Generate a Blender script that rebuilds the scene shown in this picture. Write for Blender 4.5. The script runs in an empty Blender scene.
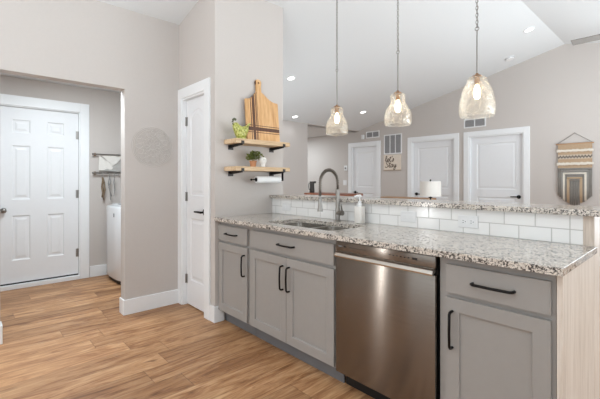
import bpy, bmesh, math, random
from mathutils import Vector, Matrix
random.seed(7)
PI = math.pi
SC = bpy.context.scene
COL = SC.collection

# ------------------------------------------------------------------ camera
cam_d = bpy.data.cameras.new('camera')
cam = bpy.data.objects.new('camera', cam_d)
COL.objects.link(cam)
cam.location = (0, 0, 1.24)
cam.rotation_euler = (PI / 2, 0, math.radians(47.6))
cam_d.sensor_width = 36
cam_d.lens = 22.05
cam_d.shift_y = -19.0 / 600
cam_d.clip_start = 0.02
SC.camera = cam

# ------------------------------------------------------------------ light
SC.view_settings.view_transform = 'Standard'
SC.view_settings.look = 'None'
SC.view_settings.gamma = 1
SC.view_settings.use_curve_mapping = False
SC.view_settings.exposure = -0.45
w = bpy.data.worlds.new('world')
SC.world = w
w.use_nodes = True
w.node_tree.nodes['Background'].inputs[0].default_value = (0.93, 0.96, 1.0, 1)
w.node_tree.nodes['Background'].inputs[1].default_value = 1.0


def area(name, loc, target, sx, sy, power, col=(1, 1, 1)):
    l = bpy.data.lights.new(name, 'AREA')
    l.shape = 'RECTANGLE'
    l.size = sx
    l.size_y = sy
    l.energy = power
    l.color = col
    o = bpy.data.objects.new(name, l)
    COL.objects.link(o)
    o.location = loc
    o.rotation_euler = (Vector(target) - Vector(loc)).to_track_quat('-Z', 'Y').to_euler()
    return o


DAY = (0.84, 0.94, 1.0)
area('window_light', (-0.9, -2.55, 1.55), (-0.9, 3, 2.4), 3.0, 1.7, 30, DAY)
area('window_light', (2.5, 4.2, 1.45), (-3, 4.2, 4.6), 3.6, 1.9, 112, DAY)
area('window_light', (2.5, 0.2, 1.45), (-3, 0.6, 3.6), 2.4, 1.7, 26, DAY)
area('dishwasher_streak_light', (-3.5, -1.95, 1.3), (-1.1, 1.6, 1.0), 0.10, 1.9, 28)  # added unseen strip, no window here; draws the upright streak on the dishwasher
area('ceiling_bounce_fill', (-0.3, -1.0, 1.2), (-0.4, -0.9, 3.2), 1.2, 1.2, 172, DAY)  # added fill behind the camera, aimed up to brighten the ceiling
area('living_fill', (0.5, 4.6, 1.0), (-0.2, 4.5, 3.2), 1.6, 1.6, 112, DAY)  # added out-of-view fill that lifts the living room ceiling
area('living_left_fill', (-4.3, 3.0, 0.7), (-4.0, 3.6, 3.4), 1.0, 0.8, 24, DAY)  # added fill hidden behind the shelf wall; no lamp stands there
area('laundry_fill', (-4.05, 0.8, 2.38), (-4.15, 0.8, 0), 0.5, 0.5, 46, DAY)  # added fill to brighten the laundry, no fitting behind it
area('hall_fill', (-7.1, 5.75, 2.36), (-7.0, 5.75, 0), 0.6, 0.6, 42, DAY)  # added unseen fill to brighten the hall


# ------------------------------------------------------------------ materials
def srgb(r, g, b):
    f = lambda c: (c / 255 / 12.92) if c / 255 <= 0.04045 else ((c / 255 + 0.055) / 1.055) ** 2.4
    return (f(r), f(g), f(b), 1)


class NT:
    def __init__(s, name):
        s.m = bpy.data.materials.new(name)
        s.m.use_nodes = True
        s.t = s.m.node_tree
        s.n = s.t.nodes
        s.b = s.n['Principled BSDF']
        s.out = s.n['Material Output']

    def link(s, a, b):
        s.t.links.new(a, b)

    def put(s, sock, v):
        if isinstance(v, bpy.types.NodeSocket):
            s.link(v, sock)
        else:
            sock.default_value = v

    def coord(s):
        return s.n.new('ShaderNodeTexCoord').outputs['Object']

    def sep(s, v):
        n = s.n.new('ShaderNodeSeparateXYZ')
        s.link(v, n.inputs[0])
        return n.outputs

    def comb(s, x, y, z):
        n = s.n.new('ShaderNodeCombineXYZ')
        for i, v in enumerate((x, y, z)):
            s.put(n.inputs[i], v)
        return n.outputs[0]

    def math(s, op, a, b=0.0, c=None):
        n = s.n.new('ShaderNodeMath')
        n.operation = op
        s.put(n.inputs[0], a)
        s.put(n.inputs[1], b)
        if c is not None:
            s.put(n.inputs[2], c)
        return n.outputs[0]

    def scale(s, v, x, y, z, loc=(0, 0, 0)):
        n = s.n.new('ShaderNodeMapping')
        s.link(v, n.inputs[0])
        n.inputs['Scale'].default_value = (x, y, z)
        n.inputs['Location'].default_value = loc
        return n.outputs[0]

    def noise(s, v, sc=5, det=3, rough=0.5, dist=0.0, out=0):
        n = s.n.new('ShaderNodeTexNoise')
        s.link(v, n.inputs['Vector'])
        n.inputs['Scale'].default_value = sc
        n.inputs['Detail'].default_value = det
        n.inputs['Roughness'].default_value = rough
        n.inputs['Distortion'].default_value = dist
        return n.outputs[out]

    def white(s, v):
        n = s.n.new('ShaderNodeTexWhiteNoise')
        n.noise_dimensions = '3D'
        s.link(v, n.inputs['Vector'])
        return n.outputs['Value']

    def vor(s, v, sc=5, out=0, feat='F1'):
        n = s.n.new('ShaderNodeTexVoronoi')
        n.feature = feat
        s.link(v, n.inputs['Vector'])
        n.inputs['Scale'].default_value = sc
        return n.outputs[out]

    def ramp(s, f, stops, interp='LINEAR'):
        n = s.n.new('ShaderNodeValToRGB')
        n.color_ramp.interpolation = interp
        e = n.color_ramp.elements
        while len(e) < len(stops):
            e.new(0.5)
        for i, (p, c) in enumerate(stops):
            e[i].position = p
            e[i].color = c if len(c) == 4 else (*c, 1)
        s.link(f, n.inputs[0])
        return n.outputs[0]

    def mix(s, fac, a, b, mode='MIX'):
        n = s.n.new('ShaderNodeMix')
        n.data_type = 'RGBA'
        n.blend_type = mode
        s.put(n.inputs[0], fac)
        s.put(n.inputs[6], a)
        s.put(n.inputs[7], b)
        return n.outputs[2]

    def bump(s, h, strength=0.2, dist=0.01):
        n = s.n.new('ShaderNodeBump')
        n.inputs['Strength'].default_value = strength
        n.inputs['Distance'].default_value = dist
        s.link(h, n.inputs['Height'])
        s.link(n.outputs[0], s.b.inputs['Normal'])

    def set(s, **k):
        for kk, v in k.items():
            s.put(s.b.inputs[kk.replace('_', ' ')], v)
        return s


def paint(name, col, rough=0.5, var=0.03, sc=30, bump=0.03, metal=0.0, spec=0.4):
    t = NT(name)
    n = t.noise(t.coord(), sc, 4, 0.6)
    d = tuple(c * (1 - var) for c in col[:3]) + (1,)
    u = tuple(min(1, c * (1 + var)) for c in col[:3]) + (1,)
    t.set(Base_Color=t.ramp(n, [(0.3, d), (0.7, u)]), Roughness=rough, Metallic=metal)
    t.b.inputs['Specular IOR Level'].default_value = spec
    if bump:
        t.bump(n, bump, 0.004)
    return t.m


M = {}
M['wall'] = paint('wall_paint', srgb(199, 192, 187), 0.75, 0.012, 60, 0.04, spec=0.2)
M['ceiling'] = paint('ceiling_paint', srgb(224, 226, 227), 0.85, 0.01, 60, 0.04, spec=0.15)
M['trim'] = paint('white_trim_paint', srgb(236, 237, 238), 0.4, 0.008, 20, 0.0)
M['door'] = paint('white_door_paint', srgb(233, 234, 236), 0.42, 0.008, 20, 0.0)
M['cabinet'] = paint('taupe_grey_cabinet_paint', srgb(157, 153, 149), 0.42, 0.015, 25, 0.0)
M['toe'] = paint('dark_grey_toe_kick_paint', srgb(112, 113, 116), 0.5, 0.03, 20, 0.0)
M['black'] = paint('matte_black_metal', srgb(28, 26, 25), 0.38, 0.08, 60, 0.0, 0.6)
M['iron'] = paint('dark_iron', srgb(62, 58, 56), 0.45, 0.10, 80, 0.02, 0.7)
M['dark'] = paint('black_plastic', srgb(22, 21, 21), 0.5, 0.1, 40, 0.0)
M['white_plastic'] = paint('white_plastic', srgb(232, 232, 232), 0.35, 0.005, 20, 0.0)
M['appliance'] = paint('white_enamel', srgb(228, 229, 231), 0.22, 0.005, 10, 0.0, spec=0.5)
M['grey_plastic'] = paint('grey_plastic', srgb(120, 120, 122), 0.4, 0.03, 20, 0.0)
M['nickel'] = paint('brushed_nickel', srgb(150, 146, 141), 0.3, 0.04, 60, 0.0, 1.0)
M['darknickel'] = paint('dark_steel_spring', srgb(120, 112, 104), 0.3, 0.05, 60, 0.0, 1.0)
M['copper'] = paint('aged_copper', srgb(160, 125, 95), 0.35, 0.08, 60, 0.0, 0.9)
M['hinge'] = paint('satin_nickel_hinge', srgb(165, 163, 160), 0.35, 0.03, 60, 0.0, 0.9)
M['vent_dark'] = paint('grey_vent_shadow', srgb(128, 126, 126), 0.6, 0.05, 20, 0.0)  # shade behind the louvers, put into the colour of the backing
M['paper'] = paint('paper_towel', srgb(238, 238, 238), 0.9, 0.015, 120, 0.15, spec=0.1)
M['terracotta'] = paint('terracotta', srgb(196, 140, 104), 0.8, 0.08, 60, 0.1, spec=0.1)
M['ceramic_white'] = paint('white_ceramic', srgb(232, 228, 222), 0.3, 0.02, 40, 0.0)
M['cord_grey'] = paint('grey_cord', srgb(140, 138, 136), 0.8, 0.08, 90, 0.05)
M['leash'] = paint('brown_webbing', srgb(120, 102, 82), 0.8, 0.18, 60, 0.05)
M['bag_white'] = paint('off_white_cotton', srgb(226, 222, 216), 0.9, 0.03, 90, 0.1, spec=0.1)
M['bag_grey'] = paint('grey_cotton', srgb(180, 177, 173), 0.9, 0.03, 90, 0.1, spec=0.1)
M['shade'] = paint('white_lamp_linen', srgb(244, 242, 236), 0.85, 0.01, 120, 0.05, spec=0.1)
M['wire'] = paint('pale_painted_wire', srgb(216, 211, 205), 0.45, 0.02, 50, 0.0, 0.0)
M['ink'] = paint('brown_grey_ink', srgb(112, 98, 86), 0.8, 0.08, 50, 0.0)
M['yarn_dark'] = paint('dark_grey_yarn', srgb(138, 133, 127), 0.95, 0.15, 120, 0.2, spec=0.1)
M['yarn_cream'] = paint('cream_yarn', srgb(224, 216, 204), 0.95, 0.05, 120, 0.2, spec=0.1)
M['yarn_tan'] = paint('tan_yarn', srgb(190, 165, 138), 0.95, 0.07, 120, 0.2, spec=0.1)
M['yarn_grey'] = paint('mid_grey_yarn', srgb(150, 146, 141), 0.95, 0.10, 120, 0.2, spec=0.1)
M['fan'] = paint('grey_fan_blade', srgb(128, 124, 120), 0.5, 0.05, 30, 0.0)
M['leaf'] = paint('green_leaf', srgb(112, 122, 62), 0.6, 0.35, 40, 0.0)
M['rooster_comb'] = paint('dark_green_glaze', srgb(80, 84, 58), 0.3, 0.15, 60, 0.0)


def wood(name, c_dark, c_mid, c_light, axis='Y', rough=0.45, sc=1.0, fine=0.4):
    t = NT(name)
    v = t.coord()
    s = {'X': (0.8, 14, 14), 'Y': (14, 0.8, 14), 'Z': (14, 14, 0.8)}[axis]
    a = t.noise(t.scale(v, *[q * sc for q in s]), 2.2, 5, 0.6, 0.6)
    b = t.noise(t.scale(v, *[q * sc * 5 for q in s]), 2.5, 4, 0.6, 0.2)
    f = t.math('ADD', t.math('MULTIPLY', a, 1 - fine), t.math('MULTIPLY', b, fine))
    t.set(Base_Color=t.ramp(f, [(0.32, c_dark), (0.5, c_mid), (0.68, c_light)]), Roughness=rough)
    t.b.inputs['Specular IOR Level'].default_value = 0.3
    t.bump(f, 0.06, 0.003)
    return t.m


M['shelf_wood'] = wood('light_pine_shelf', srgb(186, 154, 118), srgb(212, 184, 150), srgb(226, 204, 174), 'Y', 0.6)
M['panel_wood'] = wood('pale_birch_panel', srgb(196, 181, 167), srgb(219, 206, 193), srgb(230, 220, 210), 'Z', 0.5, 0.9)
M['red_wood'] = wood('reddish_brown_table_wood', srgb(96, 54, 38), srgb(126, 76, 56), srgb(150, 96, 72), 'X', 0.35)
M['tan_wood'] = wood('tan_console_wood', srgb(150, 112, 82), srgb(180, 142, 108), srgb(200, 164, 130), 'X', 0.4)


def floor_mat():
    t = NT('oak_plank_floor')
    X, Y, Z = t.sep(t.coord())
    PW, PL = 0.19, 1.22
    ux = t.math('DIVIDE', t.math('ADD', X, 2.83 + 10 * PW), PW)
    row = t.math('FLOOR', ux)
    fx = t.math('FRACT', ux)
    off = t.white(t.comb(row, 3.3, 0.7))
    uy = t.math('ADD', t.math('DIVIDE', Y, PL), t.math('ADD', t.math('MULTIPLY', off, 5.0), 20))
    pid = t.math('FLOOR', uy)
    fy = t.math('FRACT', uy)
    tone = t.white(t.comb(row, pid, 1.5))
    tone2 = t.white(t.comb(row, pid, 8.5))
    sx = t.math('ADD', X, t.math('MULTIPLY', tone, 37.0))
    sy = t.math('ADD', Y, t.math('MULTIPLY', tone2, 53.0))
    gv = t.comb(t.math('MULTIPLY', sx, 9), t.math('MULTIPLY', sy, 1.3), 0.0)
    g1 = t.noise(gv, 1.4, 6, 0.66, 1.6)
    gf = t.comb(t.math('MULTIPLY', sx, 80), t.math('MULTIPLY', sy, 3.0), 0.0)
    g2 = t.noise(gf, 1.5, 3, 0.6, 0.3)
    f = t.math('ADD', t.math('MULTIPLY', g1, 0.72), t.math('MULTIPLY', g2, 0.28))
    col = t.ramp(f, [(0.30, srgb(104, 66, 42)), (0.41, srgb(158, 112, 76)), (0.52, srgb(192, 147, 106)), (0.66, srgb(217, 178, 138))])
    tint = t.ramp(tone, [(0.0, srgb(205, 196, 187)), (0.5, srgb(236, 232, 227)), (1.0, srgb(255, 252, 248))])
    col = t.mix(1.0, col, tint, 'MULTIPLY')
    # knots
    kv = t.comb(t.math('MULTIPLY', sx, 7.0), t.math('MULTIPLY', sy, 2.4), 0.0)
    kn = t.vor(kv, 1.0)
    pick = t.math('GREATER_THAN', t.noise(t.comb(t.math('MULTIPLY', sx, 1.3), t.math('MULTIPLY', sy, 0.9), 0), 2, 1), 0.52)
    kf = t.math('MULTIPLY', t.ramp(t.math('ADD', kn, t.math('MULTIPLY', t.math('SUBTRACT', g2, 0.5), 0.25)), [(0.06, (0.75, 0.75, 0.75)), (0.17, (0, 0, 0))]), pick)
    col = t.mix(kf, col, srgb(104, 68, 44))
    # seams
    ex = t.math('MULTIPLY', t.math('MINIMUM', fx, t.math('SUBTRACT', 1.0, fx)), PW)
    ey = t.math('MULTIPLY', t.math('MINIMUM', fy, t.math('SUBTRACT', 1.0, fy)), PL)
    e = t.math('MINIMUM', ex, ey)
    seam = t.ramp(e, [(0.0007, (1, 1, 1)), (0.0026, (0, 0, 0))])
    col = t.mix(t.math('MULTIPLY', seam, 0.55), col, srgb(92, 62, 42))
    t.set(Base_Color=col, Roughness=t.ramp(g2, [(0.2, (0.36,) * 3), (0.8, (0.48,) * 3)]))
    t.b.inputs['Specular IOR Level'].default_value = 0.35
    t.bump(t.math('SUBTRACT', t.math('MULTIPLY', g2, 0.25), seam), 0.15, 0.002)
    return t.m


M['floor'] = floor_mat()


def granite_mat():
    t = NT('speckled_granite')
    v = t.coord()
    n1 = t.noise(v, 120, 4, 0.65, 0.25)
    n2 = t.noise(t.scale(v, 1, 1, 1, (3, 7, 1)), 230, 3, 0.6, 0.2)
    n3 = t.noise(t.scale(v, 1, 1, 1, (9, 2, 5)), 34, 3, 0.5, 0.3)
    base = t.ramp(n2, [(0.34, srgb(150, 143, 136)), (0.46, srgb(210, 200, 189)), (0.62, srgb(234, 226, 216)), (0.75, srgb(214, 198, 182))])
    f = t.math('ADD', n1, t.math('MULTIPLY', t.math('SUBTRACT', n3, 0.5), 0.25))
    dark = t.ramp(f, [(0.44, (1, 1, 1)), (0.47, (0.5,) * 3), (0.50, (0, 0, 0))])
    darkc = t.ramp(n2, [(0.4, srgb(40, 38, 38)), (0.6, srgb(106, 99, 94))])
    col = t.mix(dark, base, darkc)
    warm = t.ramp(t.noise(t.scale(v, 1, 1, 1, (1, 4, 8)), 30, 3, 0.5), [(0.58, (0, 0, 0)), (0.66, (1, 1, 1))])
    col = t.mix(t.math('MULTIPLY', warm, 0.25), col, srgb(190, 174, 158))
    t.set(Base_Color=col, Roughness=0.14)
    t.b.inputs['Specular IOR Level'].default_value = 0.5
    return t.m


M['granite'] = granite_mat()


def tile_mat():
    t = NT('white_subway_tile')
    X, Y, Z = t.sep(t.coord())
    TW, TH = 0.1525, 0.0735
    r = t.math('DIVIDE', t.math('SUBTRACT', Z, 0.92), TH)
    row = t.math('FLOOR', r)
    fz = t.math('FRACT', r)
    ux = t.math('DIVIDE', t.math('ADD', t.math('ADD', X, 0.4495 + 40 * TW), t.math('MULTIPLY', t.math('SUBTRACT', 1.0, row), 0.0785)), TW)
    fx = t.math('FRACT', ux)
    tid = t.math('FLOOR', ux)
    ex = t.math('MULTIPLY', t.math('MINIMUM', fx, t.math('SUBTRACT', 1.0, fx)), TW)
    ez = t.math('MULTIPLY', t.math('MINIMUM', fz, t.math('SUBTRACT', 1.0, fz)), TH)
    endj = t.math('ABSOLUTE', t.math('ADD', X, 0.4495))
    e = t.math('MINIMUM', t.math('MINIMUM', ex, ez), endj)
    g = t.ramp(e, [(0.0008, (1, 1, 1)), (0.0022, (0, 0, 0))])
    tone = t.white(t.comb(tid, row, 2.0))
    c = t.ramp(tone, [(0, srgb(238, 237, 235)), (1, srgb(246, 245, 243))])
    t.set(Base_Color=t.mix(g, c, srgb(178, 175, 171)), Roughness=t.ramp(g, [(0, (0.12,) * 3), (1, (0.8,) * 3)]))
    t.bump(t.math('SUBTRACT', 1.0, g), 0.3, 0.002)
    return t.m


M['tile'] = tile_mat()


def steel_mat():
    t = NT('brushed_stainless')
    v = t.coord()
    n = t.noise(t.scale(v, 3, 3, 400), 1.5, 3, 0.6)
    t.set(Base_Color=t.ramp(n, [(0.3, srgb(128, 121, 114)), (0.7, srgb(140, 133, 126))]), Metallic=1.0, Roughness=0.27)
    t.b.inputs['Anisotropic'].default_value = 0.92
    t.link(t.comb(0.0, 0.0, 1.0), t.b.inputs['Tangent'])   # brushed across: highlights stretch upright
    return t.m


M['steel'] = steel_mat()
M['sink_steel'] = paint('satin_sink_steel', srgb(184, 180, 174), 0.27, 0.03, 90, 0.0, 1.0)
M['lip_steel'] = paint('lit_lip_steel', srgb(196, 188, 179), 0.25, 0.03, 60, 0.0, 1.0)  # lighter than the door steel: light caught by the lip is in the colour


def glass_mat():
    t = NT('seeded_amber_glass')
    tr = t.n.new('ShaderNodeBsdfTransparent')
    gl = t.n.new('ShaderNodeBsdfGlossy')
    tl = t.n.new('ShaderNodeBsdfTranslucent')
    v = t.coord()
    n = t.noise(v, 45, 3, 0.6, 0.8)
    sp = t.vor(v, 70)
    tr.inputs[0].default_value = (0.998, 0.993, 0.982, 1)
    gl.inputs['Roughness'].default_value = 0.08
    gl.inputs[0].default_value = (1, 0.97, 0.92, 1)
    tl.inputs[0].default_value = (0.95, 0.90, 0.80, 1)
    bp = t.n.new('ShaderNodeBump')
    bp.inputs['Strength'].default_value = 0.5
    bp.inputs['Distance'].default_value = 0.02
    t.link(n, bp.inputs['Height'])
    for q in (gl, tl):
        t.link(bp.outputs[0], q.inputs['Normal'])
    fr = t.n.new('ShaderNodeFresnel')
    fr.inputs[0].default_value = 1.5
    t.link(bp.outputs[0], fr.inputs['Normal'])
    m1 = t.n.new('ShaderNodeMixShader')
    seed = t.ramp(sp, [(0.16, (0.8,) * 3), (0.27, (0.015,) * 3), (0.6, (0.02,) * 3)])
    t.link(seed, m1.inputs[0])
    t.link(tr.outputs[0], m1.inputs[1])
    t.link(tl.outputs[0], m1.inputs[2])
    m2 = t.n.new('ShaderNodeMixShader')
    t.link(t.math('MINIMUM', t.math('MULTIPLY', fr.outputs[0], 0.42), 1.0), m2.inputs[0])
    t.link(m1.outputs[0], m2.inputs[1])
    t.link(gl.outputs[0], m2.inputs[2])
    t.link(m2.outputs[0], t.out.inputs[0])
    return t.m


M['glass'] = glass_mat()


def emit(name, col, s):
    t = NT(name)
    t.set(Base_Color=(*col, 1), Emission_Color=(*col, 1), Emission_Strength=s)
    return t.m


M['bulb'] = emit('warm_bulb_glow', (1.0, 0.80, 0.52), 14)
M['led'] = emit('recessed_led_glow', (1.0, 0.98, 0.95), 5)


def rooster_mat():
    t = NT('green_yellow_glaze')
    v = t.coord()
    f = t.noise(v, 48, 3, 0.55, 0.5)
    z = t.vor(v, 60)
    g = t.math('ADD', t.math('MULTIPLY', f, 0.7), t.math('MULTIPLY', z, 0.45))
    t.set(Base_Color=t.ramp(g, [(0.44, srgb(112, 114, 46)), (0.56, srgb(172, 174, 84)), (0.76, srgb(206, 206, 134))]), Roughness=0.3)
    return t.m


M['rooster'] = rooster_mat()


def board_mat(y0, zb):
    # maple board with walnut stripes: upright pair near the near edge, level band low down (object coords)
    t = NT('maple_with_walnut_inlay')
    v = t.coord()
    X, Y, Z = t.sep(v)
    a = t.noise(t.scale(v, 14, 14, 1.2), 2.5, 5, 0.6, 0.7)
    base = t.ramp(a, [(0.3, srgb(190, 140, 90)), (0.5, srgb(212, 166, 114)), (0.7, srgb(228, 188, 140))])

    def band(sock, c, wd):
        return t.math('LESS_THAN', t.math('ABSOLUTE', t.math('SUBTRACT', sock, c)), wd / 2)

    s = band(Y, y0 + 0.085, 0.030)
    for c, wd in ((y0 + 0.055, 0.009), (y0 + 0.114, 0.009), (y0 + 0.128, 0.005)):
        s = t.math('MAXIMUM', s, band(Y, c, wd))
    for c, wd in ((zb + 0.118, 0.034), (zb + 0.150, 0.006), (zb + 0.086, 0.006)):
        s = t.math('MAXIMUM', s, band(Z, c, wd))
    wal = t.ramp(a, [(0.3, srgb(74, 44, 30)), (0.7, srgb(104, 66, 46))])
    t.set(Base_Color=t.mix(s, base, wal), Roughness=0.5)
    return t.m


# ------------------------------------------------------------------ mesh builder
class MB:
    def __init__(s):
        s.bm = bmesh.new()

    def add(s, verts, faces):
        vs = [s.bm.verts.new(v) for v in verts]
        for f in faces:
            try:
                s.bm.faces.new([vs[i] for i in f])
            except ValueError:
                pass
        return s

    def merge(s, b2, mat=None):
        if mat is not None:
            b2.transform(mat)
        me = bpy.data.meshes.new('tmp')
        b2.to_mesh(me)
        b2.free()
        s.bm.from_mesh(me)
        bpy.data.meshes.remove(me)
        return s

    def box(s, x0, x1, y0, y1, z0, z1, bev=0.0, seg=2, mat=None):
        b = bmesh.new()
        bmesh.ops.create_cube(b, size=1)
        for v in b.verts:
            v.co = Vector((x0 + (v.co.x + .5) * (x1 - x0), y0 + (v.co.y + .5) * (y1 - y0), z0 + (v.co.z + .5) * (z1 - z0)))
        if bev:
            bmesh.ops.bevel(b, geom=b.edges[:], offset=bev, segments=seg, affect='EDGES', profile=0.5, clamp_overlap=True)
        return s.merge(b, mat)

    def prism(s, pts, axis, a0, a1):
        # pts: 2D outline in the two other axes (order: X: (y,z), Y: (x,z), Z: (x,y))
        mk = {'X': lambda p, a: (a, p[0], p[1]), 'Y': lambda p, a: (p[0], a, p[1]), 'Z': lambda p, a: (p[0], p[1], a)}[axis]
        n = len(pts)
        vs = [mk(p, a0) for p in pts] + [mk(p, a1) for p in pts]
        fs = [list(range(n))[::-1], list(range(n, 2 * n))]
        for i in range(n):
            fs.append([i, (i + 1) % n, n + (i + 1) % n, n + i])
        return s.add(vs, fs)

    def lathe(s, prof, c=(0, 0, 0), n=32, mat=None):
        # prof [(r,z)], around z
        vs, fs = [], []
        for r, z in prof:
            for k in range(n):
                a = 2 * PI * k / n
                vs.append(Vector((r * math.cos(a), r * math.sin(a), z)))
        for i in range(len(prof) - 1):
            for k in range(n):
                fs.append([i * n + k, i * n + (k + 1) % n, (i + 1) * n + (k + 1) % n, (i + 1) * n + k])
        b = bmesh.new()
        bv = [b.verts.new(v) for v in vs]
        for f in fs:
            b.faces.new([bv[i] for i in f])
        bmesh.ops.remove_doubles(b, verts=b.verts, dist=1e-6)
        T = Matrix.Translation(c)
        if mat is not None:
            T = T @ mat
        return s.merge(b, T)

    def tube(s, path, r, n=10, closed=False, cap=True):
        path = [Vector(p) for p in path]
        m = len(path)
        rs = r if isinstance(r, (list, tuple)) else [r] * m
        rings = []
        up = None
        for i, p in enumerate(path):
            if closed:
                d = path[(i + 1) % m] - path[i - 1]
            else:
                d = path[min(i + 1, m - 1)] - path[max(i - 1, 0)]
            d.normalize()
            if up is None:
                up = Vector((0, 0, 1)) if abs(d.z) < 0.9 else Vector((1, 0, 0))
            x = up - d * up.dot(d)
            if x.length < 1e-4:
                x = d.orthogonal()
            x.normalize()
            up = x
            y = d.cross(x)
            rings.append([s.bm.verts.new(p + (x * math.cos(2 * PI * k / n) + y * math.sin(2 * PI * k / n)) * rs[i]) for k in range(n)])
        for i in range(m if closed else m - 1):
            a, b = rings[i], rings[(i + 1) % m]
            for k in range(n):
                s.bm.faces.new([a[k], a[(k + 1) % n], b[(k + 1) % n], b[k]])
        if cap and not closed:
            s.bm.faces.new(rings[0][::-1])
            s.bm.faces.new(rings[-1])
        return s

    def cyl(s, a, b, r, n=20):
        return s.tube([a, b], r, n)

    def ball(s, c, r, sx=1, sy=1, sz=1, n=16, mat=None):
        b = bmesh.new()
        bmesh.ops.create_uvsphere(b, u_segments=n, v_segments=n // 2 + 2, radius=r)
        T = Matrix.Translation(c)
        if mat is not None:
            T = T @ mat
        return s.merge(b, T @ Matrix.Diagonal((sx, sy, sz, 1)))

    def build(s, name, mat, parent=None, smooth=False, kind=None):
        bmesh.ops.recalc_face_normals(s.bm, faces=s.bm.faces[:])
        o3 = Vector((0, 0, 0))
        p = parent
        while p is not None:
            o3 += p.location
            p = p.parent
        if o3.length:
            bmesh.ops.translate(s.bm, verts=s.bm.verts[:], vec=-o3)
        me = bpy.data.meshes.new(name)
        s.bm.to_mesh(me)
        s.bm.free()
        me.materials.append(mat if not isinstance(mat, str) else M[mat])
        if smooth:
            for p in me.polygons:
                p.use_smooth = True
            if smooth is not True:
                try:
                    me.set_sharp_from_angle(angle=math.radians(smooth))
                except Exception:
                    pass
        o = bpy.data.objects.new(name, me)
        COL.objects.link(o)
        if parent is not None:
            o.parent = parent
        elif kind:
            o['kind'] = kind
        return o


def thing(name, label, cat, loc, group=None):
    o = bpy.data.objects.new(name, None)
    o.empty_display_size = 0.05
    COL.objects.link(o)
    o.location = loc
    return tag(o, label, cat, group)


def tag(o, label, cat, group=None):
    o['label'] = label
    o['category'] = cat
    if group:
        o['group'] = group
    return o


def struct(name, mb, mat, parent=None, smooth=False):
    o = mb.build(name, mat, parent, smooth)
    if parent is None:
        o['kind'] = 'structure'
    return o


def relief(mb, P, a0, a1, z0, z1, t, panels):
    """A slab a0..a1 x z0..z1, thickness t behind depth 0, whose front carries moulded panels.
    panels: (pa0, pa1, pz0, pz1, rise, [(inset, depth), ...]); P(a, z, d) gives the point d in front."""
    b = bmesh.new()

    def loop(pts, d):
        vs = [b.verts.new(P(a, z, d)) for a, z in pts]
        return vs, [b.edges.new((vs[i], vs[(i + 1) % len(vs)])) for i in range(len(vs))]

    outer, eo = loop([(a0, z0), (a1, z0), (a1, z1), (a0, z1)], 0)
    fill = list(eo)

    def outline(p, ins):
        pa0, pa1, pz0, pz1, rise = p[:5]
        x0, x1, y0, y1 = pa0 + ins, pa1 - ins, pz0 + ins, pz1 - ins
        pts = [(x0, y0), (x1, y0)]
        if rise:
            n = 12
            for i in range(n + 1):
                u = i / n
                pts.append((x1 + (x0 - x1) * u, y1 - rise + rise * math.sin(PI * u) ** 0.8))
        else:
            pts += [(x1, y1), (x0, y1)]
        return pts

    for p in panels:
        prev, e = loop(outline(p, 0), 0)
        fill += e
        for ins, d in p[5]:
            vs = [b.verts.new(P(a, z, d)) for a, z in outline(p, ins)]
            n = len(vs)
            for i in range(n):
                b.faces.new([prev[i], prev[(i + 1) % n], vs[(i + 1) % n], vs[i]])
            prev = vs
        b.faces.new(prev)
    bmesh.ops.triangle_fill(b, use_beauty=True, use_dissolve=False, edges=fill)
    back = [b.verts.new(P(a, z, -t)) for a, z in ((a0, z0), (a1, z0), (a1, z1), (a0, z1))]
    for i in range(4):
        b.faces.new([outer[i], outer[(i + 1) % 4], back[(i + 1) % 4], back[i]])
    b.faces.new(back)
    bmesh.ops.recalc_face_normals(b, faces=b.faces[:])
    mb.merge(b)
    return mb


def vault(x):
    return 3.333 - 0.235 * abs(x + 1.42)


RAISED = [(0.012, -0.009), (0.030, -0.009), (0.050, -0.003)]
FY = 6.80      # far wall face
BX, BY = -2.87, 1.615   # shelf wall face and its near corner
LX = -3.59     # left wall face
DX = -5.30     # laundry wall face
HX = -5.40     # hall side wall face

# ------------------------------------------------------------------ the room shell
struct('floor', MB().box(-8.2, 2.56, -2.7, 7.0, -0.06, 0), 'floor')
xl, xr = -5.52, 2.56
struct('ceiling', MB().prism([(xl, vault(xl)), (-1.42, 3.333), (xr, vault(xr)), (xr, vault(xr) + .12), (-1.42, 3.453), (xl, vault(xl) + .12)], 'Y', -2.7, 6.92), 'ceiling')
struct('ceiling_laundry', MB().box(-5.3, -3.70, -0.6, 2.1, 2.42, 2.47), 'ceiling')
struct('ceiling_hall', MB().box(-8.2, HX - 0.12, 5.0, FY, 2.385, 2.42), 'ceiling')

# left wall with the laundry opening
wl = MB()
zt = vault(LX)
wl.prism([(LX - .11, 0), (LX, 0), (LX, vault(LX)), (LX - .11, vault(LX - .11))], 'Y', -2.7, 0.20)
wl.prism([(LX - .11, 0), (LX, 0), (LX, vault(LX)), (LX - .11, vault(LX - .11))], 'Y', 1.09, BY)
wl.prism([(LX - .11, 2.085), (LX, 2.085), (LX, vault(LX)), (LX - .11, vault(LX - .11))], 'Y', 0.20, 1.09)
struct('wall_left', wl, 'wall')
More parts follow.
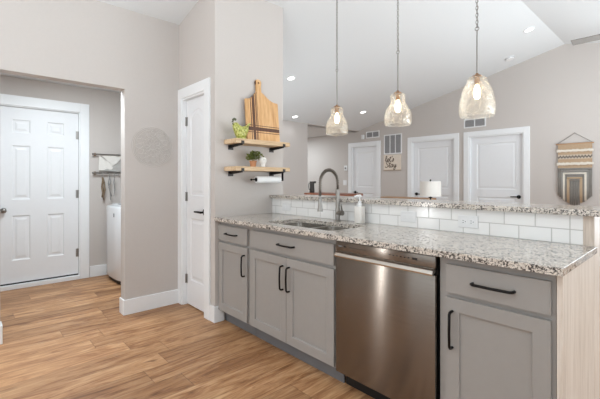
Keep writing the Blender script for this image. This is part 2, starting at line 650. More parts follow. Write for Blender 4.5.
# pantry wall
PX0, PX1, PZ = -3.506, -3.04, 2.055
wp = MB()
for x0, x1, z0 in ((LX - .11, PX0, 0), (PX1, BX, 0), (PX0, PX1, PZ)):
    wp.prism([(x0, z0), (x1, z0), (x1, vault(x1)), (x0, vault(x0))], 'Y', BY, BY + .12)
struct('wall_pantry', wp, 'wall')
ws = MB()
ws.prism([(BX - .12, 0), (BX, 0), (BX, vault(BX)), (BX - .12, vault(BX - .12))], 'Y', BY + .12, 2.387)
struct('wall_shelf', ws, 'wall')
struct('wall_behind_pantry', MB().prism([(HX, 0), (BX - .12, 0), (BX - .12, vault(BX - .12)), (HX, vault(HX))], 'Y', 2.267, 2.387), 'wall')
# laundry
wd = MB()
DY0, DY1, DZ = 0.242, 1.079, 2.10
wd.box(DX - .1, DX, -0.6, DY0, 0, 2.42)
wd.box(DX - .1, DX, DY1, 2.1, 0, 2.42)
wd.box(DX - .1, DX, DY0, DY1, DZ, 2.42)
struct('wall_laundry_back', wd, 'wall')
struct('wall_laundry_right', MB().box(DX, LX - .11, 2.1, 2.2, 0, 2.42), 'wall')
struct('wall_laundry_left', MB().box(DX, LX - .11, -0.7, -0.6, 0, 2.42), 'wall')
# hall side wall and the far wall
wh = MB()
wh.prism([(HX - .12, 0), (HX, 0), (HX, vault(HX)), (HX - .12, vault(HX - .12))], 'Y', 2.387, 5.14)
wh.prism([(HX - .12, 2.385), (HX, 2.385), (HX, vault(HX)), (HX - .12, vault(HX - .12))], 'Y', 5.14, FY)
struct('wall_hall', wh, 'wall')
struct('wall_hall_end', MB().box(-8.3, -8.2, 4.9, FY, 0, 2.42), 'wall')
struct('wall_hall_side', MB().box(-8.2, HX - .12, 4.9, 5.0, 0, 2.42), 'wall')
FD = [(-5.63, -4.89), (-4.035, -3.143), (-2.877, -1.984)]   # far door openings
FZ = 2.035
wf = MB()
xs = [-8.2] + [q for d in FD for q in d] + [2.56]
for i in range(len(xs) - 1):
    x0, x1 = xs[i], xs[i + 1]
    z0 = FZ if i % 2 == 1 else 0
    cuts = [x0] + [c for c in (HX - .12, -1.42) if x0 < c < x1] + [x1]
    for a, b in zip(cuts[:-1], cuts[1:]):
        za = 2.42 if b <= HX - .12 + 1e-6 else vault(a)
        zb = 2.42 if b <= HX - .12 + 1e-6 else vault(b)
        wf.prism([(a, z0), (b, z0), (b, zb), (a, za)], 'Y', FY, FY + .12)
struct('wall_far', wf, 'wall')
# right and back walls, with window openings the daylight comes through
wr = MB()
zr = vault(2.56)
for y0, y1, z0, z1 in ((-2.7, -1.0, 0, zr), (1.4, 2.4, 0, zr), (6.0, 6.92, 0, zr), (-1.0, 1.4, 0, .6), (-1.0, 1.4, 2.3, zr), (2.4, 6.0, 0, .5), (2.4, 6.0, 2.4, zr)):
    wr.box(2.56, 2.66, y0, y1, z0, z1)
struct('wall_right', wr, 'wall')
wb = MB()
for x0, x1, z0, z1 in ((LX - .11, -2.4, 0, None), (0.6, 2.56, 0, None), (-2.4, -1.42, 0, .7), (-1.42, .6, 0, .7), (-2.4, -1.42, 2.4, None), (-1.42, .6, 2.4, None)):
    wb.prism([(x0, z0), (x1, z0), (x1, z1 or vault(x1)), (x0, z1 or vault(x0))], 'Y', -2.7, -2.6)
struct('wall_back', wb, 'wall')

# baseboards
BH, BT = 0.14, 0.014
bb = MB()
bb.box(LX, LX + BT, 1.09 - BT, BY, 0, BH, .003)
bb.box(LX - .11, LX, 1.09 - BT, 1.09, 0, BH, .003)
struct('baseboard_left', bb, 'trim')
bb = MB()
bb.box(LX, LX + BT, -2.6, 0.20 + BT, 0, BH, .003)
bb.box(LX - .11, LX, 0.20, 0.20 + BT, 0, BH, .003)
struct('baseboard_left_near', bb, 'trim')
bb = MB()
bb.box(-2.945, BX + BT, BY - BT, BY, 0, BH, .003)
bb.box(BX, BX + BT, BY, 1.70, 0, BH, .003)
struct('baseboard_pantry', bb, 'trim')
struct('baseboard_laundry', MB().box(DX, DX + BT, 1.185, 2.1, 0, BH, .003), 'trim')
bb = MB()
for a, b in ((-8.2, -5.72), (-4.80, -4.125), (-3.053, -2.967), (-1.894, 2.5)):
    bb.box(a, b, FY - BT, FY, 0, BH, .003)
struct('baseboard_far', bb, 'trim')
struct('baseboard_hall', MB().box(HX, HX + BT, 2.40, 5.14, 0, BH, .003), 'trim')


# ------------------------------------------------------------------ doors
def lever(mb, P, a, z, out, dirn, ln=0.115):
    """rose plus lever arm; P maps (a, z, d)"""
    mb.tube([P(a, z, out), P(a, z, out + .010)], 0.031, 24)
    mb.tube([P(a, z, out + .010), P(a, z, out + .048)], 0.010, 14)
    mb.tube([P(a - dirn * .008, z, out + .048), P(a + dirn * ln * .5, z + .001, out + .050), P(a + dirn * ln, z - .001, out + .048)], [0.011, 0.0095, 0.008], 14)


def fdoor(num, x0, x1, hx, dirn):
    P = lambda a, z, d: (a, FY + .045 - d, z)
    mb = MB()
    wd_ = x1 - x0
    s = 0.125
    relief(mb, P, x0 + .018, x1 - .018, .012, FZ - .018, .04,
           [(x0 + s, x1 - s, 1.085, 1.90, 0, RAISED), (x0 + s, x1 - s, .22, .95, 0, RAISED)])
    d = struct('door_%d' % num, mb, 'door')
    h = MB()
    lever(h, P, hx, .965, 0, dirn)
    h.build('handle', 'black', d, 40)['label'] = 'black lever handle'
    t = MB()
    cw = .09
    t.box(x0 - cw, x0, FY - .018, FY, 0, FZ + cw, .003)
    t.box(x1, x1 + cw, FY - .018, FY, 0, FZ + cw, .003)
    t.box(x0, x1, FY - .018, FY, FZ, FZ + cw, .003)
    for a, b in ((x0, x0 + .018), (x1 - .018, x1)):
        t.box(a, b, FY - .006, FY + .12, 0, FZ)
    t.box(x0 + .018, x1 - .018, FY - .006, FY + .12, FZ - .018, FZ)
    struct('trim_%d' % num, t, 'trim')


fdoor(3, FD[0][0], FD[0][1], FD[0][0] + .085, 1)
fdoor(4, FD[1][0], FD[1][1], FD[1][0] + .085, 1)
fdoor(5, FD[2][0], FD[2][1], FD[2][1] - .085, -1)

# pantry door: two panels, the upper one arched
P = lambda a, z, d: (a, BY + .035 - d, z)
mb = MB()
relief(mb, P, PX0 + .012, PX1 - .012, .012, PZ - .018, .035,
       [(-3.413, -3.135, 1.09, 1.935, .075, RAISED), (-3.413, -3.135, .255, .87, 0, RAISED)])
d2 = struct('door_2', mb, 'door')
h = MB()
lever(h, P, PX1 - .072, .945, 0, -1, .12)
h.build('handle', 'black', d2, 40)['label'] = 'black lever handle'
for z in (.26, 1.08, 1.83):
    hg = MB()
    hg.cyl((PX0 + .008, BY + .026, z - .045), (PX0 + .008, BY + .026, z + .045), .008, 12)
    hg.box(PX0 + .006, PX0 + .034, BY + .0325, BY + .036, z - .045, z + .045)
    hg.build('hinge', 'hinge', d2, 40)['label'] = 'satin nickel hinge'
t = MB()
ZC = PZ + .10
t.box(LX + .001, PX0, BY - .018, BY, 0, ZC, .003)
t.box(PX1, PX1 + .095, BY - .018, BY, 0, ZC, .003)
t.box(PX0, PX1, BY - .018, BY, PZ, ZC, .003)
t.box(PX0, PX0 + .010, BY - .005, BY + .12, 0, PZ)
t.box(PX1 - .010, PX1, BY - .005, BY + .12, 0, PZ)
t.box(PX0 + .01, PX1 - .01, BY - .005, BY + .12, PZ - .016, PZ)
struct('trim_2', t, 'trim')

# six-panel door of the laundry
P = lambda a, z, d: (DX - .03 + d, a, z)
mb = MB()
pan = []
for y0, y1 in ((.400, .574), (.738, .912)):
    pan += [(y0, y1, 1.79, 1.945, 0, RAISED), (y0, y1, 1.02, 1.645, 0, RAISED), (y0, y1, .32, .835, 0, RAISED)]
relief(mb, P, DY0 + .014, DY1 - .014, .052, DZ - .016, .04, pan)
d1 = struct('door_1', mb, 'door')
h = MB()
h.tube([P(.325, .90, 0), P(.325, .90, .008)], .03, 20)
h.tube([P(.325, .90, .008), P(.325, .90, .035)], .012, 14)
h.ball(P(.325, .90, .05), .028, .8, 1, 1, 18)
h.build('knob', 'nickel', d1, 40)['label'] = 'satin nickel door knob'
for z in (.33, 1.07, 1.81):
    hg = MB()
    hg.cyl((DX - .022, DY1 - .010, z - .05), (DX - .022, DY1 - .010, z + .05), .009, 12)
    hg.box(DX - .0305, DX - .027, DY1 - .042, DY1 - .012, z - .05, z + .05)
    hg.build('hinge', 'hinge', d1, 40)['label'] = 'satin nickel hinge'
sw = MB().box(DX - .032, DX - .026, DY0 + .016, DY1 - .016, .050, .064)
sw.build('weather_strip', 'dark', d1)['label'] = 'black weather strip along the bottom edge'
t = MB()
t.box(DX, DX + .02, DY1 - .004, DY1 + .10, 0, DZ + .11, .003)
t.box(DX, DX + .02, DY0 - .10, DY0 + .004, 0, DZ + .11, .003)
t.box(DX, DX + .02, DY0 + .004, DY1 - .004, DZ - .004, DZ + .11, .003)
t.box(DX - .1, DX, DY0, DY0 + .012, 0, DZ)
t.box(DX - .1, DX, DY1 - .012, DY1, 0, DZ)
t.box(DX - .1, DX, DY0 + .012, DY1 - .012, DZ - .014, DZ)
t.box(DX - .1, DX + .02, DY0 + .004, DY1 - .004, 0, .048, .003)
struct('trim_1', t, 'trim')

# ------------------------------------------------------------------ island: knee wall, tile, panel
KY0, KY1 = 2.258, 2.387
struct('wall_island', MB().box(BX, -0.397, KY0, KY1, 0, 1.068), 'trim')
struct('trim_tile', MB().box(BX, -0.397, KY0 - .008, KY0, .92, 1.067), 'tile')
ep = MB()
ep.box(-.372, -.352, 1.655, KY0 - .012, 0, .889, .001)
ep.build('wood_end_panel', 'panel_wood', None)
tag(bpy.data.objects['wood_end_panel'], 'pale birch end panel on the right end of the grey base cabinets', 'end panel', 'pale wood end panels')
kp = MB().box(-.397, -.352, KY0 - .008, KY1, 0, 1.067, .001).build('wood_end_panel', 'panel_wood', None)
tag(kp, 'pale birch post capping the knee wall under the raised bar', 'end panel', 'pale wood end panels')


# countertop with a sink cut-out
def rrect(x0, x1, y0, y1, r, n=6):
    pts = []
    for cx, cy, a in ((x1 - r, y1 - r, 0), (x0 + r, y1 - r, 90), (x0 + r, y0 + r, 180), (x1 - r, y0 + r, 270)):
        for i in range(n + 1):
            q = math.radians(a + 90 * i / n)
            pts.append((cx + r * math.cos(q), cy + r * math.sin(q)))
    return pts


SX0, SX1, SY0, SY1 = -2.285, -1.585, 1.715, 2.085
CZ = 0.92


def slab(outer, hole, z0, z1, bev=.0012):
    b = bmesh.new()
    E = []
    for pts in ([outer, hole] if hole else [outer]):
        vs = [b.verts.new((x, y, z0)) for x, y in pts]
        E += [b.edges.new((vs[i], vs[(i + 1) % len(vs)])) for i in range(len(vs))]
    bmesh.ops.triangle_fill(b, use_beauty=True, edges=E)
    r = bmesh.ops.extrude_face_region(b, geom=b.faces[:])
    bmesh.ops.translate(b, verts=[v for v in r['geom'] if isinstance(v, bmesh.types.BMVert)], vec=(0, 0, z1 - z0))
    bmesh.ops.recalc_face_normals(b, faces=b.faces[:])
    if bev:
        ed = [e for e in b.edges if len(e.link_faces) == 2 and e.calc_face_angle() > 1.0]
        ed = [e for e in ed if abs(e.verts[0].co.z - e.verts[1].co.z) < 1e-5]
        bmesh.ops.bevel(b, geom=ed, offset=bev, segments=2, affect='EDGES', profile=.5)
    return MB().merge(b)


ct = slab([(BX, 1.605), (-.342, 1.605), (-.342, KY0 - .008), (BX, KY0 - .008)], rrect(SX0, SX1, SY0, SY1, .045), .89, CZ)
tag(ct.build('countertop', 'granite', None), 'speckled granite worktop with the sink cut-out, lower level of the island', 'countertop')
bt = slab([(BX + .002, 2.215), (-.12, 2.215), (-.12, 2.56), (BX + .002, 2.56)], None, 1.068, 1.098)
tag(bt.build('bar_top', 'granite', None), 'raised speckled granite bar ledge above the white tile', 'countertop')

# sink
sk = thing('kitchen_sink', 'double-bowl stainless undermount sink set in the granite worktop', 'sink', (-1.935, 1.9, .70))
mid = -1.945


def basin(x0, x1, y0, y1, zt_, zb_):
    mb = MB()
    loops = [(0, zt_, .05), (.004, zt_ - .09, .05), (.016, zb_ + .02, .055), (.045, zb_ + .002, .05)]
    prev = None
    for ins, z, r in loops:
        vs = [mb.bm.verts.new((x, y, z)) for x, y in rrect(x0 + ins, x1 - ins, y0 + ins, y1 - ins, r)]
        if prev:
            for i in range(len(vs)):
                mb.bm.faces.new([prev[i], prev[(i + 1) % len(vs)], vs[(i + 1) % len(vs)], vs[i]])
        prev = vs
    mb.bm.faces.new(prev)
    return mb


for (x0, x1) in ((SX0 - .004, mid - .012), (mid + .012, SX1 + .004)):
    b = basin(x0, x1, SY0 - .004, SY1 + .004, .889, .71).build('basin', 'sink_steel', sk, 50)
    dr = MB()
    cx, cy = (x0 + x1) / 2, 1.93
    dr.lathe([(0, .7145), (.018, .7135), (.03, .7155), (.042, .7165), (.045, .713)], (cx, cy, 0), 24)
    dr.build('drain', 'nickel', b, 40)
rim = MB()
rim.box(mid - .012, mid + .012, SY0 - .003, SY1 + .003, .876, .889, .004)
rim.build('divider', 'sink_steel', sk)

# faucet (spring pull-down)
fx, fy = -1.935, 2.168
fc = thing('kitchen_faucet', 'tall brushed nickel spring faucet behind the sink', 'faucet', (fx, fy, CZ))
b = MB()
b.lathe([(0, CZ), (.027, CZ), (.027, CZ + .006), (.0185, CZ + .012), (.0185, CZ + .10), (.0165, CZ + .105), (.0165, CZ + .245), (.0145, CZ + .25), (0, CZ + .25)], (fx, fy, 0), 24)
b.build('body', 'nickel', fc, 40)
b = MB()
b.cyl((fx, fy, CZ + .065), (fx + .058, fy - .008, CZ + .068), .019, 20)
b.tube([(fx + .056, fy - .008, CZ + .068), (fx + .060, fy - .02, CZ + .10), (fx + .062, fy - .03, CZ + .135)], [.006, .0055, .005], 10)
b.build('lever_handle', 'nickel', fc, 40)
RA = 0.098
arc = [Vector((fx, fy, CZ + .25))]
for i in range(25):
    a = PI * i / 24
    arc.append(Vector((fx, fy - RA + RA * math.cos(a), CZ + .295 + RA * 1.08 * math.sin(a))))
arc += [Vector((fx, fy - 2 * RA, CZ + .25)), Vector((fx, fy - 2 * RA, CZ + .20))]
b = MB()
b.tube(arc, .0075, 10)
b.build('hose', 'darknickel', fc, True)


def resample(path, n):
    L = [0]
    for i in range(1, len(path)):
        L.append(L[-1] + (path[i] - path[i - 1]).length)
    out = []
    j = 0
    for k in range(n + 1):
        s = L[-1] * k / n
        while j < len(L) - 2 and L[j + 1] < s:
            j += 1
        q = (s - L[j]) / (L[j + 1] - L[j])
        out.append(path[j].lerp(path[j + 1], q))
    return out


core = resample(arc, 34 * 10)
hel = []
for i, p in enumerate(core):
    d = (core[min(i + 1, len(core) - 1)] - core[max(i - 1, 0)]).normalized()
    xa = Vector((1, 0, 0))
    ya = d.cross(xa)
    a = 2 * PI * i / 10
    hel.append(p + (xa * math.cos(a) + ya * math.sin(a)) * .0115)
b = MB()
b.tube(hel, .0028, 6)
b.build('spring', 'darknickel', fc, True)
b = MB()
hy = fy - 2 * RA
b.lathe([(0, CZ + .205), (.013, CZ + .205), (.014, CZ + .16), (.017, CZ + .13), (.0175, CZ + .115), (.021, CZ + .10), (.021, CZ + .088), (0, CZ + .088)], (fx, hy, 0), 20)
b.build('spray_head', 'nickel', fc, 40)
b = MB()
b.cyl((fx, fy - .014, CZ + .19), (fx, hy + .014, CZ + .19), .0055, 12)
b.tube([(fx + .017 * math.cos(2 * PI * k / 20), hy + .017 * math.sin(2 * PI * k / 20), CZ + .19) for k in range(20)], .004, 8, closed=True)
b.build('docking_arm', 'nickel', fc, 40)

# soap dispenser
sx, sy = -1.73, 2.185
sd = thing('soap_dispenser', 'white pump soap bottle standing beside the faucet', 'soap dispenser', (sx, sy, CZ))
b = slab(rrect(sx - .036, sx + .036, sy - .03, sy + .03, .018), None, CZ, CZ + .128, .008)
b.build('bottle', 'ceramic_white', sd, 40)
b = MB()
b.lathe([(0, CZ + .128), (.017, CZ + .128), (.017, CZ + .148), (.012, CZ + .152), (.012, CZ + .165), (.005, CZ + .167), (.005, CZ + .20), (0, CZ + .20)], (sx, sy, 0), 20)
b.tube([(sx + .008, sy + .003, CZ + .205), (sx - .012, sy - .012, CZ + .205), (sx - .03, sy - .026, CZ + .198)], [.0105, .0095, .006], 10)
b.lathe([(0, CZ + .197), (.0125, CZ + .197), (.0125, CZ + .214), (0, CZ + .216)], (sx, sy, 0), 16)
b.build('pump', 'white_plastic', sd, 40)

# ------------------------------------------------------------------ base cabinets
CF = 1.660      # face frame front
DFY = 1.640     # door front


def pull(parent, a, z, vert, ln=.168):
    y = DFY
    b = MB()
    h = ln / 2
    f = (lambda q, d: (a, y - d, z + q)) if vert else (lambda q, d: (a + q, y - d, z))
    b.tube([f(-h + .002, 0), f(-h + .002, .016), f(-h + .004, .024), f(-h + .012, .030), f(0, .033), f(h - .012, .030), f(h - .004, .024), f(h - .002, .016), f(h - .002, 0)], .0063, 10)
    o = b.build('handle', 'black', parent, 50)
    o['label'] = 'matte black bar pull'
    return o


SHK = [(.0045, -.002), (.006, -.010)]


def cabinet(x0, x1, label, doors, drawer, handles, fr0=None):
    t = thing('base_cabinet', label, 'cabinet', ((x0 + x1) / 2, 1.66, 0), 'grey shaker base cabinets')
    b = MB()
    b.prism([(x0 + .001, .105), (x1 - .001, .105), (x1 - .001, .888), (x1 - .019, .888), (x1 - .019, .123), (x0 + .019, .123), (x0 + .019, .888), (x0 + .001, .888)], 'Y', CF + .02, KY0 - .012)
    b.build('body', 'cabinet', t)
    b = MB()
    zc = [(x0 + .0005, x0 + .035, .105, .888), (x1 - .035, x1 - .0005, .105, .888), (x0 + .035, x1 - .035, .845, .888), (x0 + .035, x1 - .035, .69, .735), (x0 + .035, x1 - .035, .105, .135)]
    for q in zc:
        b.box(q[0], q[1], CF, CF + .02, q[2], q[3])
    b.build('face_frame', 'cabinet', t)
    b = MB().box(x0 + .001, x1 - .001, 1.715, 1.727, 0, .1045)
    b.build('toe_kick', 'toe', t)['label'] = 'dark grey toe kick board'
    Pd = lambda a, z, d: (a, DFY - d, z)
    b = MB()
    relief(b, Pd, drawer[0], drawer[1], .726, .856, .0195, [(drawer[0] + .004, drawer[1] - .004, .730, .852, 0, [(.001, .0015)])])
    dr = b.build('drawer', 'cabinet', t)
    pull(dr, (drawer[0] + drawer[1]) / 2, .791, False)
    for (d0, d1), hx in zip(doors, handles):
        b = MB()
        relief(b, Pd, d0, d1, .117, .705, .0195, [(d0 + .058, d1 - .058, .175, .647, 0, SHK)])
        d = b.build('door', 'cabinet', t)
        pull(d, hx, .563, True)
    return t


cabinet(BX + .006, -2.397, 'narrow taupe grey cabinet at the far end below the shelf wall', [(-2.855, -2.415)], (-2.855, -2.415), [-2.448])
cabinet(-2.396, -1.478, 'wide double-door taupe grey cabinet under the sink', [(-2.372, -1.940), (-1.936, -1.496)], (-2.372, -1.496), [-1.972, -1.904])
cabinet(-.836, -.374, 'taupe grey cabinet right of the dishwasher, nearest the camera', [(-.800, -.388)], (-.800, -.388), [-.768])

# dishwasher
dw = thing('dishwasher', 'stainless steel dishwasher between the grey cabinets', 'dishwasher', (-1.157, 1.65, 0))
X0, X1 = -1.472, -.846
b = MB().box(X0, X1, 1.662, KY0 - .015, .10, .884)
b.build('tub', 'dark', dw)['label'] = 'black tub behind the door'
b = MB().box(X0, X1, 1.632, 1.660, .108, .792, .004)
b.build('door', 'steel', dw, 40)
b = MB().box(X0, X1, 1.634, 1.660, .826, .882, .003)
cp = b.build('control_panel', 'steel', dw, 40)
b = MB()
b.prism([(1.660, .826), (1.637, .826), (1.620, .815), (1.612, .800), (1.614, .793), (1.622, .792), (1.632, .800), (1.650, .806), (1.660, .808)], 'X', X0 + .006, X1 - .006)
b.build('pocket_handle', 'lip_steel', dw)['label'] = 'steel lip along the top of the door, caught light in its colour'
xm = X0 + .06
for i in range(9):
    MB().box(xm + .045 + i * .013, xm + .053 + i * .013, 1.6332, 1.6345, .853, .8555).build('printed_mark', 'dark', cp)
for i in range(6):
    MB().box(X0 + .37 + i * .022, X0 + .379 + i * .022, 1.6332, 1.6345, .852, .857).build('button', 'dark', cp)
MB().box(xm, xm + .018, 1.6332, 1.6345, .850, .859).build('power_button', 'dark', cp)
b = MB().box(X0 + .505, X0 + .532, 1.6332, 1.6345, .849, .860)
b.build('display', 'dark', cp)['label'] = 'small dark display'
b = MB().box(X0 + .02, X0 + .05, 1.6332, 1.6345, .85, .858)
b.build('maker_plate', 'grey_plastic', cp)
b = MB().box(X0 + .004, X1 - .004, 1.722, 1.735, 0, .099)
b.build('toe_panel', 'dark', dw)['label'] = 'black recessed toe panel'


# ------------------------------------------------------------------ outlets on the tile
def outlet(x, z, label, sockets=True):
    t = thing('wall_outlet', label, 'outlet', (x, KY0 - .008, z), 'white plates on the tile')
    yb = KY0 - .0085
    b = MB().box(x - .060, x + .060, yb - .006, yb, z - .037, z + .037, .003)
    p = b.build('cover_plate', 'white_plastic', t)
    for s in (-1, 1):
        c = x + s * .0235
        b = MB().box(c - .0165, c + .0165, yb - .0075, yb - .0055, z - .014, z + .014, .001)
        q = b.build('socket' if sockets else 'rocker_switch', 'white_plastic', t)
        if sockets:
            b = MB()
            for dz in (-.0065, .0065):
                b.box(c - .008, c + .001, yb - .0082, yb - .0073, z + dz - .0012, z + dz + .0012)
            b.tube([(c + .009, yb - .0082, z), (c + .009, yb - .0073, z)], .0025, 10)
            b.build('slots', 'dark', q)['label'] = 'dark plug slots'
    return t


outlet(-.955, .991, 'white double outlet with dark slots, rightmost plate on the tile')
outlet(-1.36, .992, 'plain white switch plate on the tile right of the soap bottle', False)
outlet(-2.65, .990, 'plain white plate at the left end of the tile behind the sink', False)


# ------------------------------------------------------------------ shelves and what stands on them
def shelf(z0, z1, label):
    t = thing('wall_shelf_board', label, 'shelf', (BX, 2.0, z0), 'pine shelves on black brackets')
    t.name = 'floating_shelf'
    b = MB().box(BX + .001, -2.674, 1.705, 2.312, z0, z1, .003)
    b.build('board', 'shelf_wood', t)
    for y in (1.772, 2.236):
        b = MB()
        w2 = .014
        b.box(BX + .001, -2.667, y - w2, y + w2, z0 - .006, z0 - .0005)
        b.box(-2.6735, -2.6675, y - w2, y + w2, z0 - .006, z0 + .022, .001)
        b.box(BX + .001, BX + .007, y - .026, y + .026, z0 - .046, z0 - .006, .001)
        b.prism([(BX + .007, z0 - .03), (BX + .007, z0 - .006), (-2.675, z0 - .006), (-2.675, z0 - .014)], 'Y', y - .004, y + .004)
        br = b.build('bracket', 'iron', t)
        br['label'] = 'black iron shelf bracket'
    return t


UZ, LZ = 1.603, 1.363
shelf(UZ - .040, UZ, 'upper pine shelf on black brackets holding the cutting board')
shelf(LZ - .038, LZ, 'lower pine shelf on black brackets above the paper towel')

# cutting board leaning on the wall
cbY0, cbY1 = 1.903, 2.283
cy = (cbY0 + cbY1) / 2
out = [(cbY0, UZ + .0), (cbY1, UZ + .0), (cbY1, UZ + .385)]
n = 10
hw = .027
hc = cy - .03
for i in range(n + 1):
    u = i / n
    s = u * u * (3 - 2 * u)
    out.append((cbY1 - .004 + (hc + hw - cbY1 + .004) * u, UZ + .392 + .085 * s ** 1.0 * u))
out += [(hc + hw * .95, UZ + .53)]
for i in range(9):
    a = PI * i / 8
    out.append((hc + .034 * math.cos(a), UZ + .565 + .034 * math.sin(a)))
out += [(hc - hw * .95, UZ + .53)]
for i in range(n, -1, -1):
    u = i / n
    s = u * u * (3 - 2 * u)
    out.append((cbY0 + .004 + (hc - hw - cbY0 - .004) * u, UZ + .392 + .085 * s ** 1.0 * u))
out.append((cbY0, UZ + .385))
hole = [(hc + .011 * math.cos(2 * PI * i / 12), UZ + .563 + .011 * math.sin(2 * PI * i / 12)) for i in range(12)]
b = bmesh.new()
E = []
for pts in (out, hole):
    vs = [b.verts.new((0, y, z - UZ)) for y, z in pts]
    E += [b.edges.new((vs[i], vs[(i + 1) % len(vs)])) for i in range(len(vs))]
bmesh.ops.triangle_fill(b, use_beauty=True, edges=E)
r = bmesh.ops.extrude_face_region(b, geom=b.faces[:])
bmesh.ops.translate(b, verts=[v for v in r['geom'] if isinstance(v, bmesh.types.BMVert)], vec=(.018, 0, 0))
cb = MB().merge(b, Matrix.Translation((BX + .062, 0, UZ + .001)) @ Matrix.Rotation(-math.radians(5.6), 4, 'Y'))
tag(cb.build('cutting_board', board_mat(cbY0, UZ), None), 'maple paddle board with dark walnut stripes leaning on the upper shelf', 'cutting board')

# ceramic rooster, facing the near end of the shelf
rx, ry = -2.755, 1.805
rt = thing('rooster_figurine', 'green and yellow ceramic rooster on the upper shelf', 'figurine', (rx, ry, UZ))


def skin(pts, edges, rad, sub=2):
    """organic mesh from a skeleton"""
    me = bpy.data.meshes.new('sk')
    me.from_pydata(pts, edges, [])
    o = bpy.data.objects.new('sk', me)
    COL.objects.link(o)
    md = o.modifiers.new('s', 'SKIN')
    for i, v in enumerate(me.skin_vertices[0].data):
        v.radius = rad[i] if isinstance(rad[i], tuple) else (rad[i], rad[i])
    me.skin_vertices[0].data[0].use_root = True
    sb = o.modifiers.new('d', 'SUBSURF')
    sb.levels = sub
    dg = bpy.context.evaluated_depsgraph_get()
    ev = o.evaluated_get(dg)
    m2 = bpy.data.meshes.new_from_object(ev)
    mb = MB()
    mb.bm.from_mesh(m2)
    bpy.data.objects.remove(o)
    bpy.data.meshes.remove(me)
    bpy.data.meshes.remove(m2)
    return mb


z = UZ
b = skin([(rx, ry + .005, z + .065), (rx, ry - .028, z + .08), (rx, ry - .052, z + .115), (rx, ry - .062, z + .148), (rx, ry + .035, z + .078), (rx, ry + .058, z + .105), (rx, ry + .070, z + .128), (rx, ry + .002, z + .03), (rx, ry, z + .012)],
         [(0, 1), (1, 2), (2, 3), (0, 4), (4, 5), (5, 6), (0, 7), (7, 8)], [.062, .050, .034, .025, .050, .028, .012, .050, .046])
b.lathe([(0, z), (.052, z), (.054, z + .008), (.044, z + .016), (0, z + .014)], (rx, ry, 0), 24)
body = b.build('body', 'rooster', rt, True)
b = MB()
for i, (dy, dz, r) in enumerate(((-.078, .166, .010), (-.066, .173, .011), (-.053, .171, .010))):
    b.ball((rx, ry + dy, z + dz), r, .5, 1, 1.1, 10)
b.build('comb', 'rooster_comb', rt, True)
b = MB()
b.tube([(rx, ry - .078, z + .150), (rx, ry - .096, z + .146)], [.007, .001], 8)
b.ball((rx, ry - .080, z + .131), .007, .6, .8, 1.4, 10)
b.build('beak', 'rooster_comb', rt, True)
b = MB()
for i in range(5):
    a = i * .22 - .3
    p0 = Vector((rx + (i - 2) * .004, ry + .05, z + .10))
    p1 = p0 + Vector((0, .022 + .006 * math.cos(a), .022 + .004 * i))
    p2 = p0 + Vector((0, .034 + .004 * i, .020 + .012 * (i - 1)))
    b.tube([p0, p1, p2], [.008, .009, .003], 8)
b.build('tail', 'rooster', rt, True)
for s in (-1, 1):
    MB().ball((rx + s * .050, ry + .012, z + .075), .030, .35, 1.25, .8, 12).build('wing', 'rooster', rt, True)

# small plant in a terracotta pot
px, py = -2.765, 1.945
qx0 = -2.705
pt = thing('potted_plant', 'bushy little plant in a terracotta pot on the lower shelf', 'plant', (px, py, LZ))
b = MB().lathe([(0, LZ + .0005), (.024, LZ + .0005), (.031, LZ + .045), (.034, LZ + .046), (.034, LZ + .056), (.029, LZ + .056), (.028, LZ + .048), (0, LZ + .047)], (px, py, 0), 24)
b.build('pot', 'terracotta', pt, 40)
b = MB()
rnd = random.Random(3)
for i in range(260):
    a = rnd.uniform(0, 2 * PI)
    el = rnd.uniform(-.35, 1.4)
    R = rnd.uniform(.03, .084)
    c = Vector((px, py + .018, LZ + .082)) + Vector((math.cos(a) * math.cos(el) * R * .75, math.sin(a) * math.cos(el) * R * 1.1, math.sin(el) * R * .78))
    if c.x < BX + .02 or (c.x > qx0 - .045 and c.y > 1.972 and c.z < LZ + .100):
        continue
    d = Vector((math.cos(a), math.sin(a), rnd.uniform(-.5, .8))).normalized()
    sdv = d.orthogonal().normalized()
    L = rnd.uniform(.018, .030)
    wv = sdv * L * .38
    up = d.cross(sdv) * .002
    b.add([c - d * L * .5, c + wv + up, c + d * L * .6, c - wv + up], [[0, 1, 2], [0, 2, 3]])
for i in range(16):
    a = 2 * PI * i / 16
    b.tube([(px, py, LZ + .047), (px + .02 * math.cos(a), py + .01 + .03 * math.sin(a), LZ + .085), (px + .036 * math.cos(a), py + .018 + .055 * math.sin(a), LZ + .10 + .01 * (i % 3))], .0012, 5)
b.build('foliage', 'leaf', pt)

# little white lidded ornament beside the pot
qx, qy = -2.705, 2.012
wo = thing('white_ornament', 'small white ceramic ornament in front of the plant, on the lower shelf', 'ornament', (qx, qy, LZ))
b = MB().lathe([(0, LZ + .0005), (.020, LZ + .0005), (.022, LZ + .006), (.017, LZ + .018), (.024, LZ + .034), (.033, LZ + .052), (.034, LZ + .066), (.027, LZ + .082), (.012, LZ + .090), (0, LZ + .091)], (qx, qy, 0), 24)
b.build('body', 'ceramic_white', wo, True)
b = MB()
for s in (-1, 1):
    b.ball((qx + .031, qy + s * .011, LZ + .064), .0042, .6, 1, 1, 8)
b.ball((qx + .029, qy, LZ + .050), .003, .6, 1, 1.2, 8)
b.build('face_marks', 'grey_plastic', wo, True)

